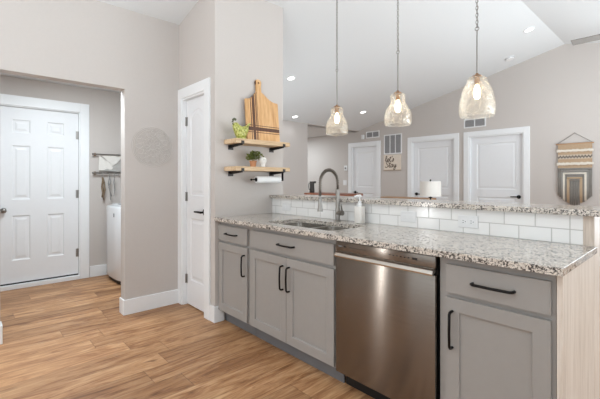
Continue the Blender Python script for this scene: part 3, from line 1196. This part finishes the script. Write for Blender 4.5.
# paper towel holder and roll
hx_, hz = -2.765, 1.248
ph = thing('paper_towel_holder', 'black rod paper towel holder under the lower shelf', 'paper towel holder', (hx_, 2.12, hz))
b = MB()
b.cyl((hx_, 1.925, hz), (hx_, 2.297, hz), .0055, 12)
b.ball((hx_, 1.925, hz), .010, n=12)
b.build('rod', 'black', ph, 40)
b = MB()
b.box(hx_ - .012, hx_ + .012, 2.290, 2.297, hz - .012, LZ - .0445, .001)
b.box(hx_ - .025, hx_ + .025, 2.270, 2.310, LZ - .0445, LZ - .0385, .001)
b.build('arm', 'black', ph)
b = MB()
b.lathe([(.0062, -.138), (.016, -.138), (.031, -.138), (.0325, -.136), (.0325, .136), (.031, .138), (.0062, .138), (.0062, -.138)], (hx_, 2.118, hz), 28, Matrix.Rotation(PI / 2, 4, 'X'))
pr = b.build('paper_towel_roll', 'paper', None, 40)
tag(pr, 'thin white paper towel roll hanging under the lower shelf', 'paper towel')
b = MB()
b.lathe([(.0066, 0), (.0195, 0), (.0195, .003), (.0066, .003), (.0066, 0)], (hx_, 1.9765, hz), 24, Matrix.Rotation(-PI / 2, 4, 'X'))
b.build('end_disc', 'black', ph, 40)

# ------------------------------------------------------------------ white wire medallion on the left wall
wmz, wmy = 1.565, 1.343
md = thing('wire_medallion', 'round pale wire medallion on the left wall', 'wall decoration', (LX, wmy, wmz))
mxp = LX + .012


def ring(r, n=72, wob=0, k=12):
    return [(mxp, wmy + (r + wob * math.cos(k * 2 * PI * i / n)) * math.cos(2 * PI * i / n), wmz + (r + wob * math.cos(k * 2 * PI * i / n)) * math.sin(2 * PI * i / n)) for i in range(n)]


for r in (.190, .176, .162, .092, .080, .028):
    b = MB()
    b.tube(ring(r), .0019, 6, closed=True)
    b.build('ring', 'wire', md, True)
b = MB()
for i in range(16):
    a = 2 * PI * i / 16
    for s in (-1, 1):
        pts = []
        for q in range(9):
            u = q / 8
            rr = .092 + .07 * u
            aa = a + s * .19 * math.sin(PI * u) * (1 - .2 * u)
            pts.append((mxp, wmy + rr * math.cos(aa), wmz + rr * math.sin(aa)))
        b.tube(pts, .0017, 6)
b.build('petals', 'wire', md, True)
b = MB()
for i in range(12):
    a = 2 * PI * i / 12
    for s in (-1, 1):
        pts = []
        for q in range(7):
            u = q / 6
            rr = .028 + .052 * u
            aa = a + s * .24 * math.sin(PI * u)
            pts.append((mxp, wmy + rr * math.cos(aa), wmz + rr * math.sin(aa)))
        b.tube(pts, .0016, 6)
b.build('inner_petals', 'wire', md, True)
for a in (.8, 2.4, 4.0, 5.5):
    MB().cyl((LX + .0005, wmy + .176 * math.cos(a), wmz + .176 * math.sin(a)), (mxp, wmy + .176 * math.cos(a), wmz + .176 * math.sin(a)), .004, 8).build('wall_pin', 'wire', md, True)

# ------------------------------------------------------------------ laundry: washer and drying rack
wx0, wx1, wy0, wy1 = -5.225, -4.545, 1.325, 2.0
wa = thing('washing_machine', 'white washing machine standing in the laundry room', 'washing machine', ((wx0 + wx1) / 2, (wy0 + wy1) / 2, 0))


def bowed(ins, bow, n=14):
    x0, x1 = wx0 + ins, wx1 - ins
    pts = [(x0, wy1 - ins), (x1, wy1 - ins)][::-1]
    r = []
    for i in range(n + 1):
        u = i / n
        r.append((x0 + (x1 - x0) * u, wy0 + ins + .055 - bow * (1 - (2 * u - 1) ** 4) - .0))
    return r + pts


b = MB()
b.prism(bowed(.018, .04), 'Z', 0, .055)
b.build('base', 'dark', wa)['label'] = 'dark recessed base'
b = MB()
prev = None
for ins, z in ((.004, .055), (0, .065), (0, .90), (.006, .915), (.02, .922)):
    vs = [b.bm.verts.new((x, y, z)) for x, y in bowed(ins, .055)]
    if prev:
        for i in range(len(vs)):
            b.bm.faces.new([prev[i], prev[(i + 1) % len(vs)], vs[(i + 1) % len(vs)], vs[i]])
    else:
        b.bm.faces.new(vs)
    prev = vs
b.bm.faces.new(prev)
b.build('cabinet', 'appliance', wa, 40)
b = slab(rrect(wx0 + .05, wx1 - .05, wy0 + .08, wy1 - .17, .04), None, .9225, .942, .006)
ld = b.build('lid', 'appliance', wa, 40)
b = slab(rrect(-5.0, -4.72, wy0 + .10, wy0 + .26, .03), None, .9422, .945, 0)
b.build('lid_window', 'dark', ld)['label'] = 'dark tinted lid window'
b = MB().prism([(wy1 - .15, .9225), (wy1 - .005, .9225), (wy1 - .005, 1.04), (wy1 - .06, 1.04)], 'X', wx0 + .02, wx1 - .02)
b.build('control_console', 'appliance', wa)
b = MB().box(-4.78, -4.75, wy0 - .0035, wy0 + .004, .80, .845, .001)
b.build('badge', 'grey_plastic', wa)['label'] = 'small grey badge'

# drying rack
rk = thing('wall_drying_rack', 'nickel wall rack with two rails above the washing machine', 'drying rack', (DX, 1.45, 1.45))
for z, nm in ((1.578, 'upper_rail'), (1.338, 'lower_rail')):
    b = MB()
    b.cyl((DX + .045, 1.215, z), (DX + .045, 1.72, z), .009 if z > 1.5 else .012, 14)
    b.ball((DX + .045, 1.215, z), .014, n=12)
    b.build(nm, 'nickel', rk, 40)
for y in (1.245, 1.69):
    for z in (1.578, 1.338):
        b = MB()
        b.cyl((DX + .0005, y, z), (DX + .045, y, z), .008, 12)
        b.cyl((DX + .0005, y, z), (DX + .007, y, z), .020, 16)
        b.build('wall_mount', 'copper', rk, 40)
hooks = (1.318, 1.40, 1.462, 1.52)
for y in hooks:
    b = MB()
    b.tube([(DX + .045, y, 1.350), (DX + .060, y, 1.338), (DX + .059, y, 1.322), (DX + .058, y, 1.295), (DX + .066, y, 1.280), (DX + .080, y, 1.284), (DX + .084, y, 1.297)], .004, 8)
    b.build('hook', 'nickel', rk, True)
# folded cloth bag slung between the rails
bg = thing('laundry_bag', 'off-white and grey cloth bag hanging from the upper rail', 'bag', (DX + .05, 1.40, 1.45))


def cloth(poly, x, th, sub=8):
    bmx = bmesh.new()
    vs = [bmx.verts.new((x, y, z)) for y, z in poly]
    bmx.faces.new(vs)
    bmesh.ops.triangulate(bmx, faces=bmx.faces[:])
    bmesh.ops.subdivide_edges(bmx, edges=bmx.edges[:], cuts=3, use_grid_fill=True)
    for v in bmx.verts:
        v.co.x += .006 * math.sin(v.co.y * 60 + v.co.z * 25)
    g = bmesh.ops.extrude_face_region(bmx, geom=bmx.faces[:])
    bmesh.ops.translate(bmx, verts=[v for v in g['geom'] if isinstance(v, bmesh.types.BMVert)], vec=(th, 0, 0))
    return MB().merge(bmx)


cloth([(1.29, 1.566), (1.47, 1.43), (1.44, 1.385), (1.285, 1.37)], DX + .022, .006).build('white_side', 'bag_white', bg, 60)
cloth([(1.31, 1.568), (1.58, 1.568), (1.50, 1.47), (1.455, 1.435)], DX + .030, .006).build('white_flap', 'bag_white', bg, 60)
b = cloth([(1.30, 1.365), (1.36, 1.41), (1.47, 1.44), (1.60, 1.56), (1.61, 1.36)], DX + .020, .005)
b.build('grey_side', 'bag_grey', bg, 60)['label'] = 'grey side of the bag'
# things hung on the hooks
y = hooks[0]
b = MB()
pts = [(DX + .072, y, 1.285), (DX + .066, y + .008, 1.24), (DX + .06, y - .004, 1.16), (DX + .062, y + .012, 1.08), (DX + .058, y - .002, 1.02)]
b.tube(pts, [.010, .014, .011, .016, .010], 8)
b.tube([(DX + .072, y, 1.285), (DX + .076, y + .02, 1.22), (DX + .07, y + .028, 1.12), (DX + .066, y + .012, 1.04), (DX + .06, y + .018, .985)], [.007, .008, .010, .012, .006], 8)
tag(b.build('webbing_strap', 'leash', None, True), 'brown webbing strap hanging from the leftmost hook of the rack', 'strap')
y = hooks[1]
b = MB()
b.tube([(DX + .072, y, 1.285), (DX + .07, y - .012, 1.2), (DX + .07, y + .006, 1.12), (DX + .07, y + .016, 1.0), (DX + .07, y + .02, .98)], [.006, .008, .006, .007, .004], 8)
b.tube([(DX + .072, y, 1.285), (DX + .075, y + .015, 1.23), (DX + .073, y - .008, 1.15), (DX + .07, y + .028, 1.03)], [.005, .007, .006, .004], 8)
tag(b.build('grey_strap', 'cord_grey', None, True), 'long grey cord hanging from the second hook of the rack', 'cord')
y = hooks[2]
b = MB()
b.tube([(DX + .072, y, 1.285), (DX + .075, y - .01, 1.22), (DX + .073, y + .004, 1.12), (DX + .07, y - .008, 1.03)], [.006, .008, .007, .004], 8)
tag(b.build('grey_strap', 'cord_grey', None, True), 'shorter grey cord hanging from the third hook of the rack', 'cord')


# ------------------------------------------------------------------ far wall fittings
def grille(name, x0, x1, z0, z1, cols, slats, label, vert=False):
    t = thing(name, label, 'vent', ((x0 + x1) / 2, FY, (z0 + z1) / 2))
    yb = FY - .0005
    f = .022
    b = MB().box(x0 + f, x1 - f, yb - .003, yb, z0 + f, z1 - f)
    b.build('backing', 'vent_dark', t)['label'] = 'grey backing sheet with the shade of the opening painted in'
    b = MB()
    b.box(x0, x0 + f, yb - .010, yb, z0, z1, .002)
    b.box(x1 - f, x1, yb - .010, yb, z0, z1, .002)
    b.box(x0 + f, x1 - f, yb - .010, yb, z0, z0 + f, .002)
    b.box(x0 + f, x1 - f, yb - .010, yb, z1 - f, z1, .002)
    cw = (x1 - x0 - 2 * f) / cols
    for i in range(1, cols):
        c = x0 + f + cw * i
        b.box(c - .008, c + .008, yb - .009, yb, z0 + f, z1 - f)
    b.build('frame', 'white_plastic', t)
    b = MB()
    for i in range(slats):
        z = z0 + f + (z1 - z0 - 2 * f) * (i + .5) / slats
        dz = (z1 - z0 - 2 * f) / slats * .28
        b.add([(x0 + f, yb - .0035, z + dz), (x1 - f, yb - .0035, z + dz), (x1 - f, yb - .0075, z - dz), (x0 + f, yb - .0075, z - dz),
               (x0 + f, yb - .0025, z + dz), (x1 - f, yb - .0025, z + dz), (x1 - f, yb - .0065, z - dz), (x0 + f, yb - .0065, z - dz)],
              [[0, 1, 2, 3], [7, 6, 5, 4], [0, 4, 5, 1], [3, 2, 6, 7], [0, 3, 7, 4], [1, 5, 6, 2]])
    b.build('louvers', 'slat', t)
    return t


M['slat'] = paint('grey_louver', srgb(160, 159, 160), 0.5, 0.02, 20, 0.0)
grille('return_air_grille', -4.71, -4.265, 1.81, 2.235, 3, 16, 'large white return-air grille above the lettered sign')
grille('air_vent', -5.195, -4.83, 2.20, 2.352, 2, 6, 'small two-pane white vent above the leftmost far door')
grille('air_vent', -2.965, -2.575, 2.195, 2.362, 2, 6, 'small two-pane white vent above the rightmost far door')

sg = thing('wall_sign', 'cream square sign with brown script below the large grille', 'sign', (-4.495, FY, 1.63))
b = MB().box(-4.71, -4.28, FY - .02, FY - .0005, 1.468, 1.792, .004)
M['sign_board'] = paint('cream_canvas', srgb(222, 210, 196), 0.9, 0.03, 30, 0.05, spec=0.1)
M['sign_edge'] = paint('tan_sign_edge', srgb(176, 154, 130), 0.8, 0.06, 30, 0.0)
b.build('board', 'sign_board', sg)
b = MB().box(-4.712, -4.278, FY - .024, FY - .0005, 1.455, 1.469, .002)
b.build('ledge', 'sign_edge', sg)
# handwritten letters, as pen strokes
GL = {
    'l': [[(0, .25), (.3, .9), (.42, 1.6), (.25, 1.95), (.12, 1.5), (.12, .5), (.3, .02), (.55, .25)]],
    'e': [[(0, .3), (.35, .5), (.5, .8), (.3, 1.0), (.08, .7), (.1, .2), (.35, 0), (.6, .25)]],
    't': [[(0, .3), (.25, 1.0), (.3, 1.7), (.22, .8), (.25, .1), (.5, 0), (.65, .25)], [(.02, 1.25), (.55, 1.35)]],
    "'": [[(.15, 1.9), (.1, 1.5)]],
    's': [[(0, .1), (.3, .7), (.35, 1.1), (.5, .5), (.4, .05), (.05, 0)]],
    'S': [[(.75, 1.6), (.5, 1.95), (.15, 1.6), (.3, 1.1), (.65, .8), (.6, .15), (.2, -.05), (-.1, .3)]],
    'a': [[(.55, .9), (.25, 1.0), (.02, .6), (.1, .1), (.35, .1), (.55, .9), (.55, .2), (.8, .2)]],
    'y': [[(0, 1.0), (.1, .4), (.35, .2), (.55, 1.0), (.5, 0), (.35, -.8), (.05, -.7), (.2, -.2), (.8, .4)]],
}


def smooth_path(p):
    p = [Vector((*q, 0)) for q in p]
    if len(p) < 3:
        return p
    o = []
    for i in range(len(p) - 1):
        a, b_, c, d = p[max(i - 1, 0)], p[i], p[i + 1], p[min(i + 2, len(p) - 1)]
        for k in range(5):
            u = k / 5
            o.append(.5 * ((2 * b_) + (c - a) * u + (2 * a - 5 * b_ + 4 * c - d) * u * u + (3 * b_ - a - 3 * c + d) * u ** 3))
    o.append(p[-1])
    return o


b = MB()
for txt, x0, z0, s in (("let's", -4.672, 1.652, .076), ('Stay', -4.665, 1.525, .080)):
    x = x0
    for ch in txt:
        for st in GL[ch]:
            b.tube([(x + q.x * s * 1.15 + q.y * s * .12, FY - .0215, z0 + q.y * s * .80) for q in smooth_path(st)], .007, 6)
        x += s * 1.15 * {'l': .55, 'e': .6, 't': .62, "'": .2, 's': .6, 'S': .85, 'a': .8, 'y': .8}[ch]
b.build('lettering', 'ink', sg, True)['label'] = 'brown handwritten lettering'

th = thing('thermostat', 'small white thermostat beside the leftmost far door', 'thermostat', (-5.80, FY, 1.537))
b = MB().box(-5.845, -5.755, FY - .022, FY - .0005, 1.475, 1.60, .006)
b.build('case', 'white_plastic', th)
b = MB().box(-5.825, -5.775, FY - .0235, FY - .0215, 1.515, 1.555)
b.build('display', 'grey_plastic', th)['label'] = 'dark grey display'
sp = thing('light_switch', 'white switch plate below the thermostat', 'light switch', (-5.83, FY, 1.185))
b = MB().box(-5.885, -5.775, FY - .008, FY - .0005, 1.125, 1.245, .003)
b.build('cover_plate', 'white_plastic', sp)
b = MB()
for c in (-5.853, -5.807):
    b.box(c - .016, c + .016, FY - .011, FY - .0075, 1.155, 1.215, .001)
b.build('rocker', 'white_plastic', sp)
sn = MB().box(-5.32, -5.245, FY - .03, FY - .0005, 2.19, 2.29, .008)
tag(sn.build('alarm_sensor', 'white_plastic', None), 'tiny white sensor left of the small vent over the far left door', 'sensor')

# ------------------------------------------------------------------ macrame wall hanging
yh = FY - .03
hg = thing('wall_hanging', 'tan, cream and grey woven wall hanging with long fringe on the far wall', 'wall hanging', (-1.30, FY, 1.795))
x0, x1 = -1.505, -1.085
b = MB()
b.cyl((x0 - .025, yh, 1.795), (x1 + .02, yh, 1.795), .010, 12)
b.build('dowel', 'tan_wood', hg, 40)
b = MB()
b.tube([(x0 - .01, yh, 1.80), (-1.297, FY - .012, 1.955), (x1 + .005, yh, 1.80)], .004, 8)
b.build('hanging_cord', 'yarn_dark', hg, True)
b = MB()
b.cyl((-1.297, FY - .0005, 1.955), (-1.297, FY - .02, 1.957), .004, 8)
b.build('nail', 'iron', hg)


def weave():
    t = NT('tan_weave_with_zigzag')
    v = t.coord()
    X, Y, Z = t.sep(v)
    r = t.noise(t.scale(v, 40, 1, 160), 1.5, 3)
    base = t.ramp(r, [(0.3, srgb(166, 140, 114)), (0.7, srgb(192, 168, 142))])
    zz = t.math('MULTIPLY', t.math('ABSOLUTE', t.math('SUBTRACT', t.math('FRACT', t.math('MULTIPLY', X, 26.0)), 0.5)), 0.06)
    d = t.math('ABSOLUTE', t.math('SUBTRACT', t.math('ADD', Z, zz), 0.012 - .215 + .02))
    s = t.math('LESS_THAN', d, 0.013)
    grey = t.math('LESS_THAN', t.math('ABSOLUTE', t.math('ADD', Z, .197)), 0.033)
    col = t.mix(t.math('MULTIPLY', grey, 0.55), base, srgb(212, 202, 188))
    col = t.mix(s, col, srgb(96, 90, 88))
    t.set(Base_Color=col, Roughness=0.95)
    t.b.inputs['Specular IOR Level'].default_value = 0.1
    t.bump(r, 0.4, 0.004)
    return t.m


b = MB()
nx, nz = 30, 24
b.box(x0, x1, yh - .006, yh + .004, 1.425, 1.790, .002)
b.build('woven_panel', weave(), hg)
rnd = random.Random(5)
for zc in (1.690, 1.492):
    b = MB()
    n = 34
    for i in range(n):
        x = x0 - .015 + (x1 - x0 + .03) * (i + .5) / n
        b.ball((x, yh - .012, zc + rnd.uniform(-.004, .004)), .013, .85, .9, 1.6 + rnd.uniform(-.2, .3), 8)
    b.build('tufted_row', 'yarn_cream', hg, True)['label'] = 'cream tufted row'
# fringe: nested bands, outermost first
xc = (x0 + x1) / 2
hwid = (x1 - x0) / 2


def fringe(wo, wi, ztop, zbo, zbi, mat, label):
    b = MB()
    for s in (-1, 1):
        n = max(3, int((wo - wi) / .011))
        for i in range(n):
            u = (i + .5) / n
            xx = xc + s * (wi + (wo - wi) * u)
            zb = zbi + (zbo - zbi) * u + rnd.uniform(-.008, .008)
            zm = (ztop + zb) / 2
            j = rnd.uniform(-.003, .003)
            yy = yh - .004 + rnd.uniform(-.004, .004)
            b.tube([(xx, yy, ztop), (xx + j, yy - .003, zm), (xx - j, yy, zb)], [.006, .0068, .0055], 6)
    b.box(xc - wo, xc + wo, yh - .014, yh - .002, ztop - .012, ztop + .010, .003)
    o = b.build('fringe', mat, hg, True)
    o['label'] = label


zf = 1.420
fringe(hwid, hwid * .80, zf, 1.01, .97, 'yarn_dark', 'dark grey outer fringe')
fringe(hwid * .80, hwid * .69, zf - .035, .97, .95, 'yarn_grey', 'mid grey fringe')
fringe(hwid * .69, hwid * .56, zf - .070, .95, .93, 'yarn_cream', 'cream fringe')
fringe(hwid * .56, hwid * .45, zf - .105, .93, .91, 'yarn_dark', 'dark grey inner fringe')
fringe(hwid * .45, hwid * .30, zf - .14, .91, .90, 'yarn_tan', 'tan fringe')
fringe(hwid * .30, hwid * .0, zf - .175, .88, .86, 'yarn_dark', 'dark grey centre fringe')


# ------------------------------------------------------------------ pendants
def chain_mesh(x, y, z0, z1):
    b = MB()
    L = .030
    n = int((z1 - z0) / (L * .74))
    for i in range(n):
        zc = z0 + (z1 - z0) * (i + .5) / n
        pts = []
        for k in range(12):
            a = 2 * PI * k / 12
            u, v = .0075 * math.cos(a), L / 2 * math.sin(a)
            pts.append((x + u, y, zc + v) if i % 2 else (x, y + u, zc + v))
        b.tube(pts, .0018, 6, closed=True)
    b.tube([(x + .004, y + .004, z0), (x - .004, y - .003, (z0 + z1) / 2), (x + .003, y + .003, z1)], .0018, 6)
    return b


PROF = {
    'bell': [(.030, 0), (.050, -.006), (.056, -.016), (.054, -.045), (.056, -.070), (.074, -.100), (.092, -.130), (.100, -.165), (.1015, -.200), (.099, -.225), (.095, -.236)],
    'dome': [(.030, 0), (.050, -.005), (.058, -.018), (.062, -.035), (.076, -.062), (.091, -.098), (.102, -.14), (.108, -.185), (.108, -.220), (.104, -.243), (.100, -.252)],
}


def pendant(x, y, zt_, prof, label, sc=1.0):
    t = thing('pendant_light', label, 'pendant light', (x, y, zt_), 'seeded glass pendants over the bar')
    zc = vault(x)
    b = MB()
    sl = .235 if x < -1.42 else -.235
    b.lathe([(0, -.001), (.06, -.001), (.06, -.012), (.045, -.026), (.012, -.032), (0, -.032)], (x, y, zc), 24, Matrix.Rotation(-math.atan(sl), 4, 'Y'))
    b.build('canopy', 'nickel', t, 40)
    chain_mesh(x, y, 2.21, zc - .03).build('chain', 'nickel', t, True)
    b = MB()
    b.cyl((x, y, zt_ + .02), (x, y, 2.195), .0045, 10)
    b.tube([(x + .012 * math.cos(2 * PI * k / 16), y, 2.202 + .012 * math.sin(2 * PI * k / 16)) for k in range(16)], .0025, 6, closed=True)
    b.build('rod', 'nickel', t, 40)
    b = MB()
    b.lathe([(0, .022), (.008, .022), (.012, .014), (.026, .008), (.032, .000), (.030, -.003), (.016, -.004), (.016, -.05), (0, -.05)], (x, y, zt_), 24)
    b.build('socket_cap', 'copper', t, 40)
    pr = PROF[prof]
    b = MB()
    inner = [(r - .003, z) for r, z in pr]
    b.lathe([(r * sc, z) for r, z in pr] + [(r * sc, z - .001 if i == 0 else z) for i, (r, z) in enumerate(inner[::-1])], (x, y, zt_), 48)
    b.build('glass_shade', 'glass', t, True)['label'] = 'clear seeded glass shade'
    b = MB()
    b.lathe([(0, -.05), (.010, -.05), (.013, -.062), (.020, -.08), (.0225, -.10), (.020, -.122), (.012, -.138), (0, -.143)], (x, y, zt_), 20)
    b.build('bulb', 'bulb', t, True)['label'] = 'glowing warm bulb'
    l = bpy.data.lights.new('pendant_lamp', 'POINT')
    l.energy = 0.5
    l.color = (1.0, .86, .66)
    l.shadow_soft_size = .03
    o = bpy.data.objects.new('pendant_lamp', l)
    COL.objects.link(o)
    o.parent = t
    o.location = (0, 0, -.165)


pendant(-2.15, 2.4, 1.878, 'bell', 'glass pendant nearest the shelf wall, leftmost of the three over the bar', .97)
pendant(-1.54, 2.4, 1.892, 'bell', 'middle glass pendant over the bar, between the two others', .985)
pendant(-.964, 2.4, 1.897, 'dome', 'largest-looking glass pendant, rightmost of the three over the bar', .99)


# ------------------------------------------------------------------ ceiling lights
def can(x, y, label, r=.052, watt=26):
    t = thing('recessed_light', label, 'ceiling light', (x, y, vault(x)), 'recessed ceiling lights')
    sl = .235 if x < -1.42 else -.235
    R = Matrix.Rotation(-math.atan(sl), 4, 'Y')
    b = MB().lathe([(r, -.001), (r + .016, -.001), (r + .014, -.006), (r, -.008), (r, -.001)], (x, y, vault(x)), 32, R)
    b.build('trim_ring', 'trim', t, 40)
    b = MB().lathe([(0, -.004), (r - .001, -.004), (r - .001, -.0015), (0, -.0015)], (x, y, vault(x)), 32, R)
    b.build('lens', 'led', t)['label'] = 'glowing white lens'
    l = bpy.data.lights.new('recessed_lamp', 'SPOT')
    l.energy = watt
    l.spot_size = math.radians(150)
    l.spot_blend = 1
    l.shadow_soft_size = .07
    l.color = (.93, .96, 1)
    o = bpy.data.objects.new('recessed_lamp', l)
    COL.objects.link(o)
    o.parent = t
    o.location = (0, 0, -.03)


can(-4.016, 3.49, 'glowing recessed light on the sloped ceiling nearest the shelf wall')
can(-4.54, 5.84, 'glowing recessed light between the left and middle pendants')
can(-1.59, 5.67, 'glowing recessed light beside the ceiling ridge, rightmost one')
can(-5.19, 4.61, 'low recessed light close above the grey hall wall', watt=5)
x, y = -2.06, 6.38
sm = thing('smoke_detector', 'white smoke detector on the sloped ceiling near the far wall', 'smoke detector', (x, y, vault(x)))
R = Matrix.Rotation(-math.atan(.235), 4, 'Y')
MB().lathe([(0, -.001), (.065, -.001), (.065, -.014), (.055, -.03), (0, -.032)], (x, y, vault(x)), 28, R).build('case', 'white_plastic', sm, 40)
MB().lathe([(.0655, -.012), (.0655, -.0165), (.064, -.0165), (.064, -.012), (.0655, -.012)], (x, y, vault(x)), 28, R).build('slot_ring', 'grey_plastic', sm, 40)

# ceiling fan, one blade reaching into the picture
cx, cy_ = -.22, 4.50
cf = thing('ceiling_fan', 'grey ceiling fan whose blade tip shows at the upper right edge', 'ceiling fan', (cx, cy_, 2.6))
zc = vault(cx)
MB().lathe([(0, -.001), (.07, -.001), (.065, -.03), (.03, -.06), (0, -.06)], (cx, cy_, zc - .012), 24).build('canopy', 'fan', cf, 40)
MB().cyl((cx, cy_, 2.70), (cx, cy_, zc - .06), .012, 14).build('downrod', 'fan', cf, 40)
MB().lathe([(0, 2.71), (.05, 2.71), (.10, 2.68), (.11, 2.62), (.095, 2.56), (.05, 2.53), (0, 2.525)], (cx, cy_, 0), 32).build('motor_housing', 'fan', cf, 40)
for k in range(5):
    a = PI + 2 * PI * k / 5 + math.radians(2)
    R = Matrix.Translation((cx, cy_, 2.612)) @ Matrix.Rotation(a, 4, 'Z') @ Matrix.Rotation(math.radians(7), 4, 'X')
    MB().box(.15, .66, -.06, .06, -.004, .004, .003, mat=R).box(.09, .20, -.018, .018, -.008, -.003, mat=R).build('blade', 'fan', cf)

# ------------------------------------------------------------------ living room furniture glimpsed over the bar
pb = thing('pub_table', 'tall reddish-brown table behind the bar holding a dark pitcher', 'table', (-3.85, 4.2, 0))
MB().box(-4.285, -3.42, 4.0, 4.40, 1.012, 1.045, .005).build('table_top', 'red_wood', pb)
for sx_, sy_ in ((-4.24, 4.05), (-3.465, 4.05), (-4.24, 4.35), (-3.465, 4.35)):
    MB().box(sx_ - .03, sx_ + .03, sy_ - .03, sy_ + .03, 0, 1.012, .004).build('leg', 'red_wood', pb)
for y in (4.035, 4.34):
    MB().box(-4.21, -3.495, y, y + .025, .92, 1.012).build('apron', 'red_wood', pb)
jx, jy = -4.235, 4.13
pj = thing('pitcher', 'tall black pitcher standing on the left end of the reddish table', 'pitcher', (jx, jy, 1.045))
b = MB()
b.lathe([(0, 1.0455), (.040, 1.0455), (.041, 1.06), (.038, 1.13), (.037, 1.205), (.040, 1.225), (.036, 1.225), (.033, 1.20), (.034, 1.07), (0, 1.06)], (jx, jy, 0), 28)
b.build('body', 'iron', pj, 40)
dx_, dy_ = .674, .738
b = MB()
b.prism([(-.022, 1.195), (.022, 1.195), (.012, 1.228), (-.012, 1.228)], 'Y', 0, .03)
b.bm.transform(Matrix.Translation((jx + dx_ * .034, jy + dy_ * .034, 0)) @ Matrix.Rotation(math.atan2(dy_, dx_) - PI / 2, 4, 'Z'))
b.build('spout', 'iron', pj)
b = MB()
b.tube([(jx - dx_ * .036, jy - dy_ * .036, 1.20), (jx - dx_ * .05, jy - dy_ * .05, 1.195), (jx - dx_ * .055, jy - dy_ * .055, 1.15), (jx - dx_ * .05, jy - dy_ * .05, 1.10), (jx - dx_ * .036, jy - dy_ * .036, 1.09)], .005, 8)
b.build('handle', 'iron', pj, True)

cs = thing('console_table', 'tan wooden console table below the white lamp shade', 'table', (-3.75, 6.0, 0))
MB().box(-4.12, -3.15, 5.82, 6.12, .90, .935, .004).build('table_top', 'tan_wood', cs)
for sx_ in (-4.08, -3.19):
    for sy_ in (5.86, 6.08):
        MB().box(sx_ - .022, sx_ + .022, sy_ - .022, sy_ + .022, 0, .90).build('leg', 'tan_wood', cs)
lx, ly = -2.985, 5.6
et = thing('end_table', 'small tan table carrying the lamp behind the bar', 'table', (lx, ly, 0))
MB().box(lx - .2, lx + .2, ly - .2, ly + .2, .53, .56, .004).build('table_top', 'tan_wood', et)
for sx_ in (-.17, .17):
    for sy_ in (-.17, .17):
        MB().box(lx + sx_ - .02, lx + sx_ + .02, ly + sy_ - .02, ly + sy_ + .02, 0, .53).build('leg', 'tan_wood', et)
tl = thing('table_lamp', 'table lamp with a white drum shade and black finial', 'lamp', (lx, ly, .56))
MB().lathe([(0, .5605), (.07, .5605), (.07, .575), (.02, .59), (.045, .68), (.05, .76), (.025, .86), (.012, .90), (.012, .955), (.03, .96), (.03, .972), (.008, .975), (.008, 1.03), (0, 1.03)], (lx, ly, 0), 28).build('base', 'black', tl, 40)
b = MB()
b.lathe([(.163, .985), (.165, .985), (.163, 1.225), (.161, 1.225), (.163, .985)], (lx, ly, 0), 40)
b.build('lamp_shade', 'shade', tl, 40)
b = MB()
for a in (0, 2 * PI / 3, 4 * PI / 3):
    b.cyl((lx, ly, 1.222), (lx + .161 * math.cos(a), ly + .161 * math.sin(a), 1.222), .002, 6)
b.cyl((lx, ly, 1.03), (lx, ly, 1.235), .004, 8)
b.ball((lx, ly, 1.245), .014, n=10)
b.build('finial', 'black', tl, 40)
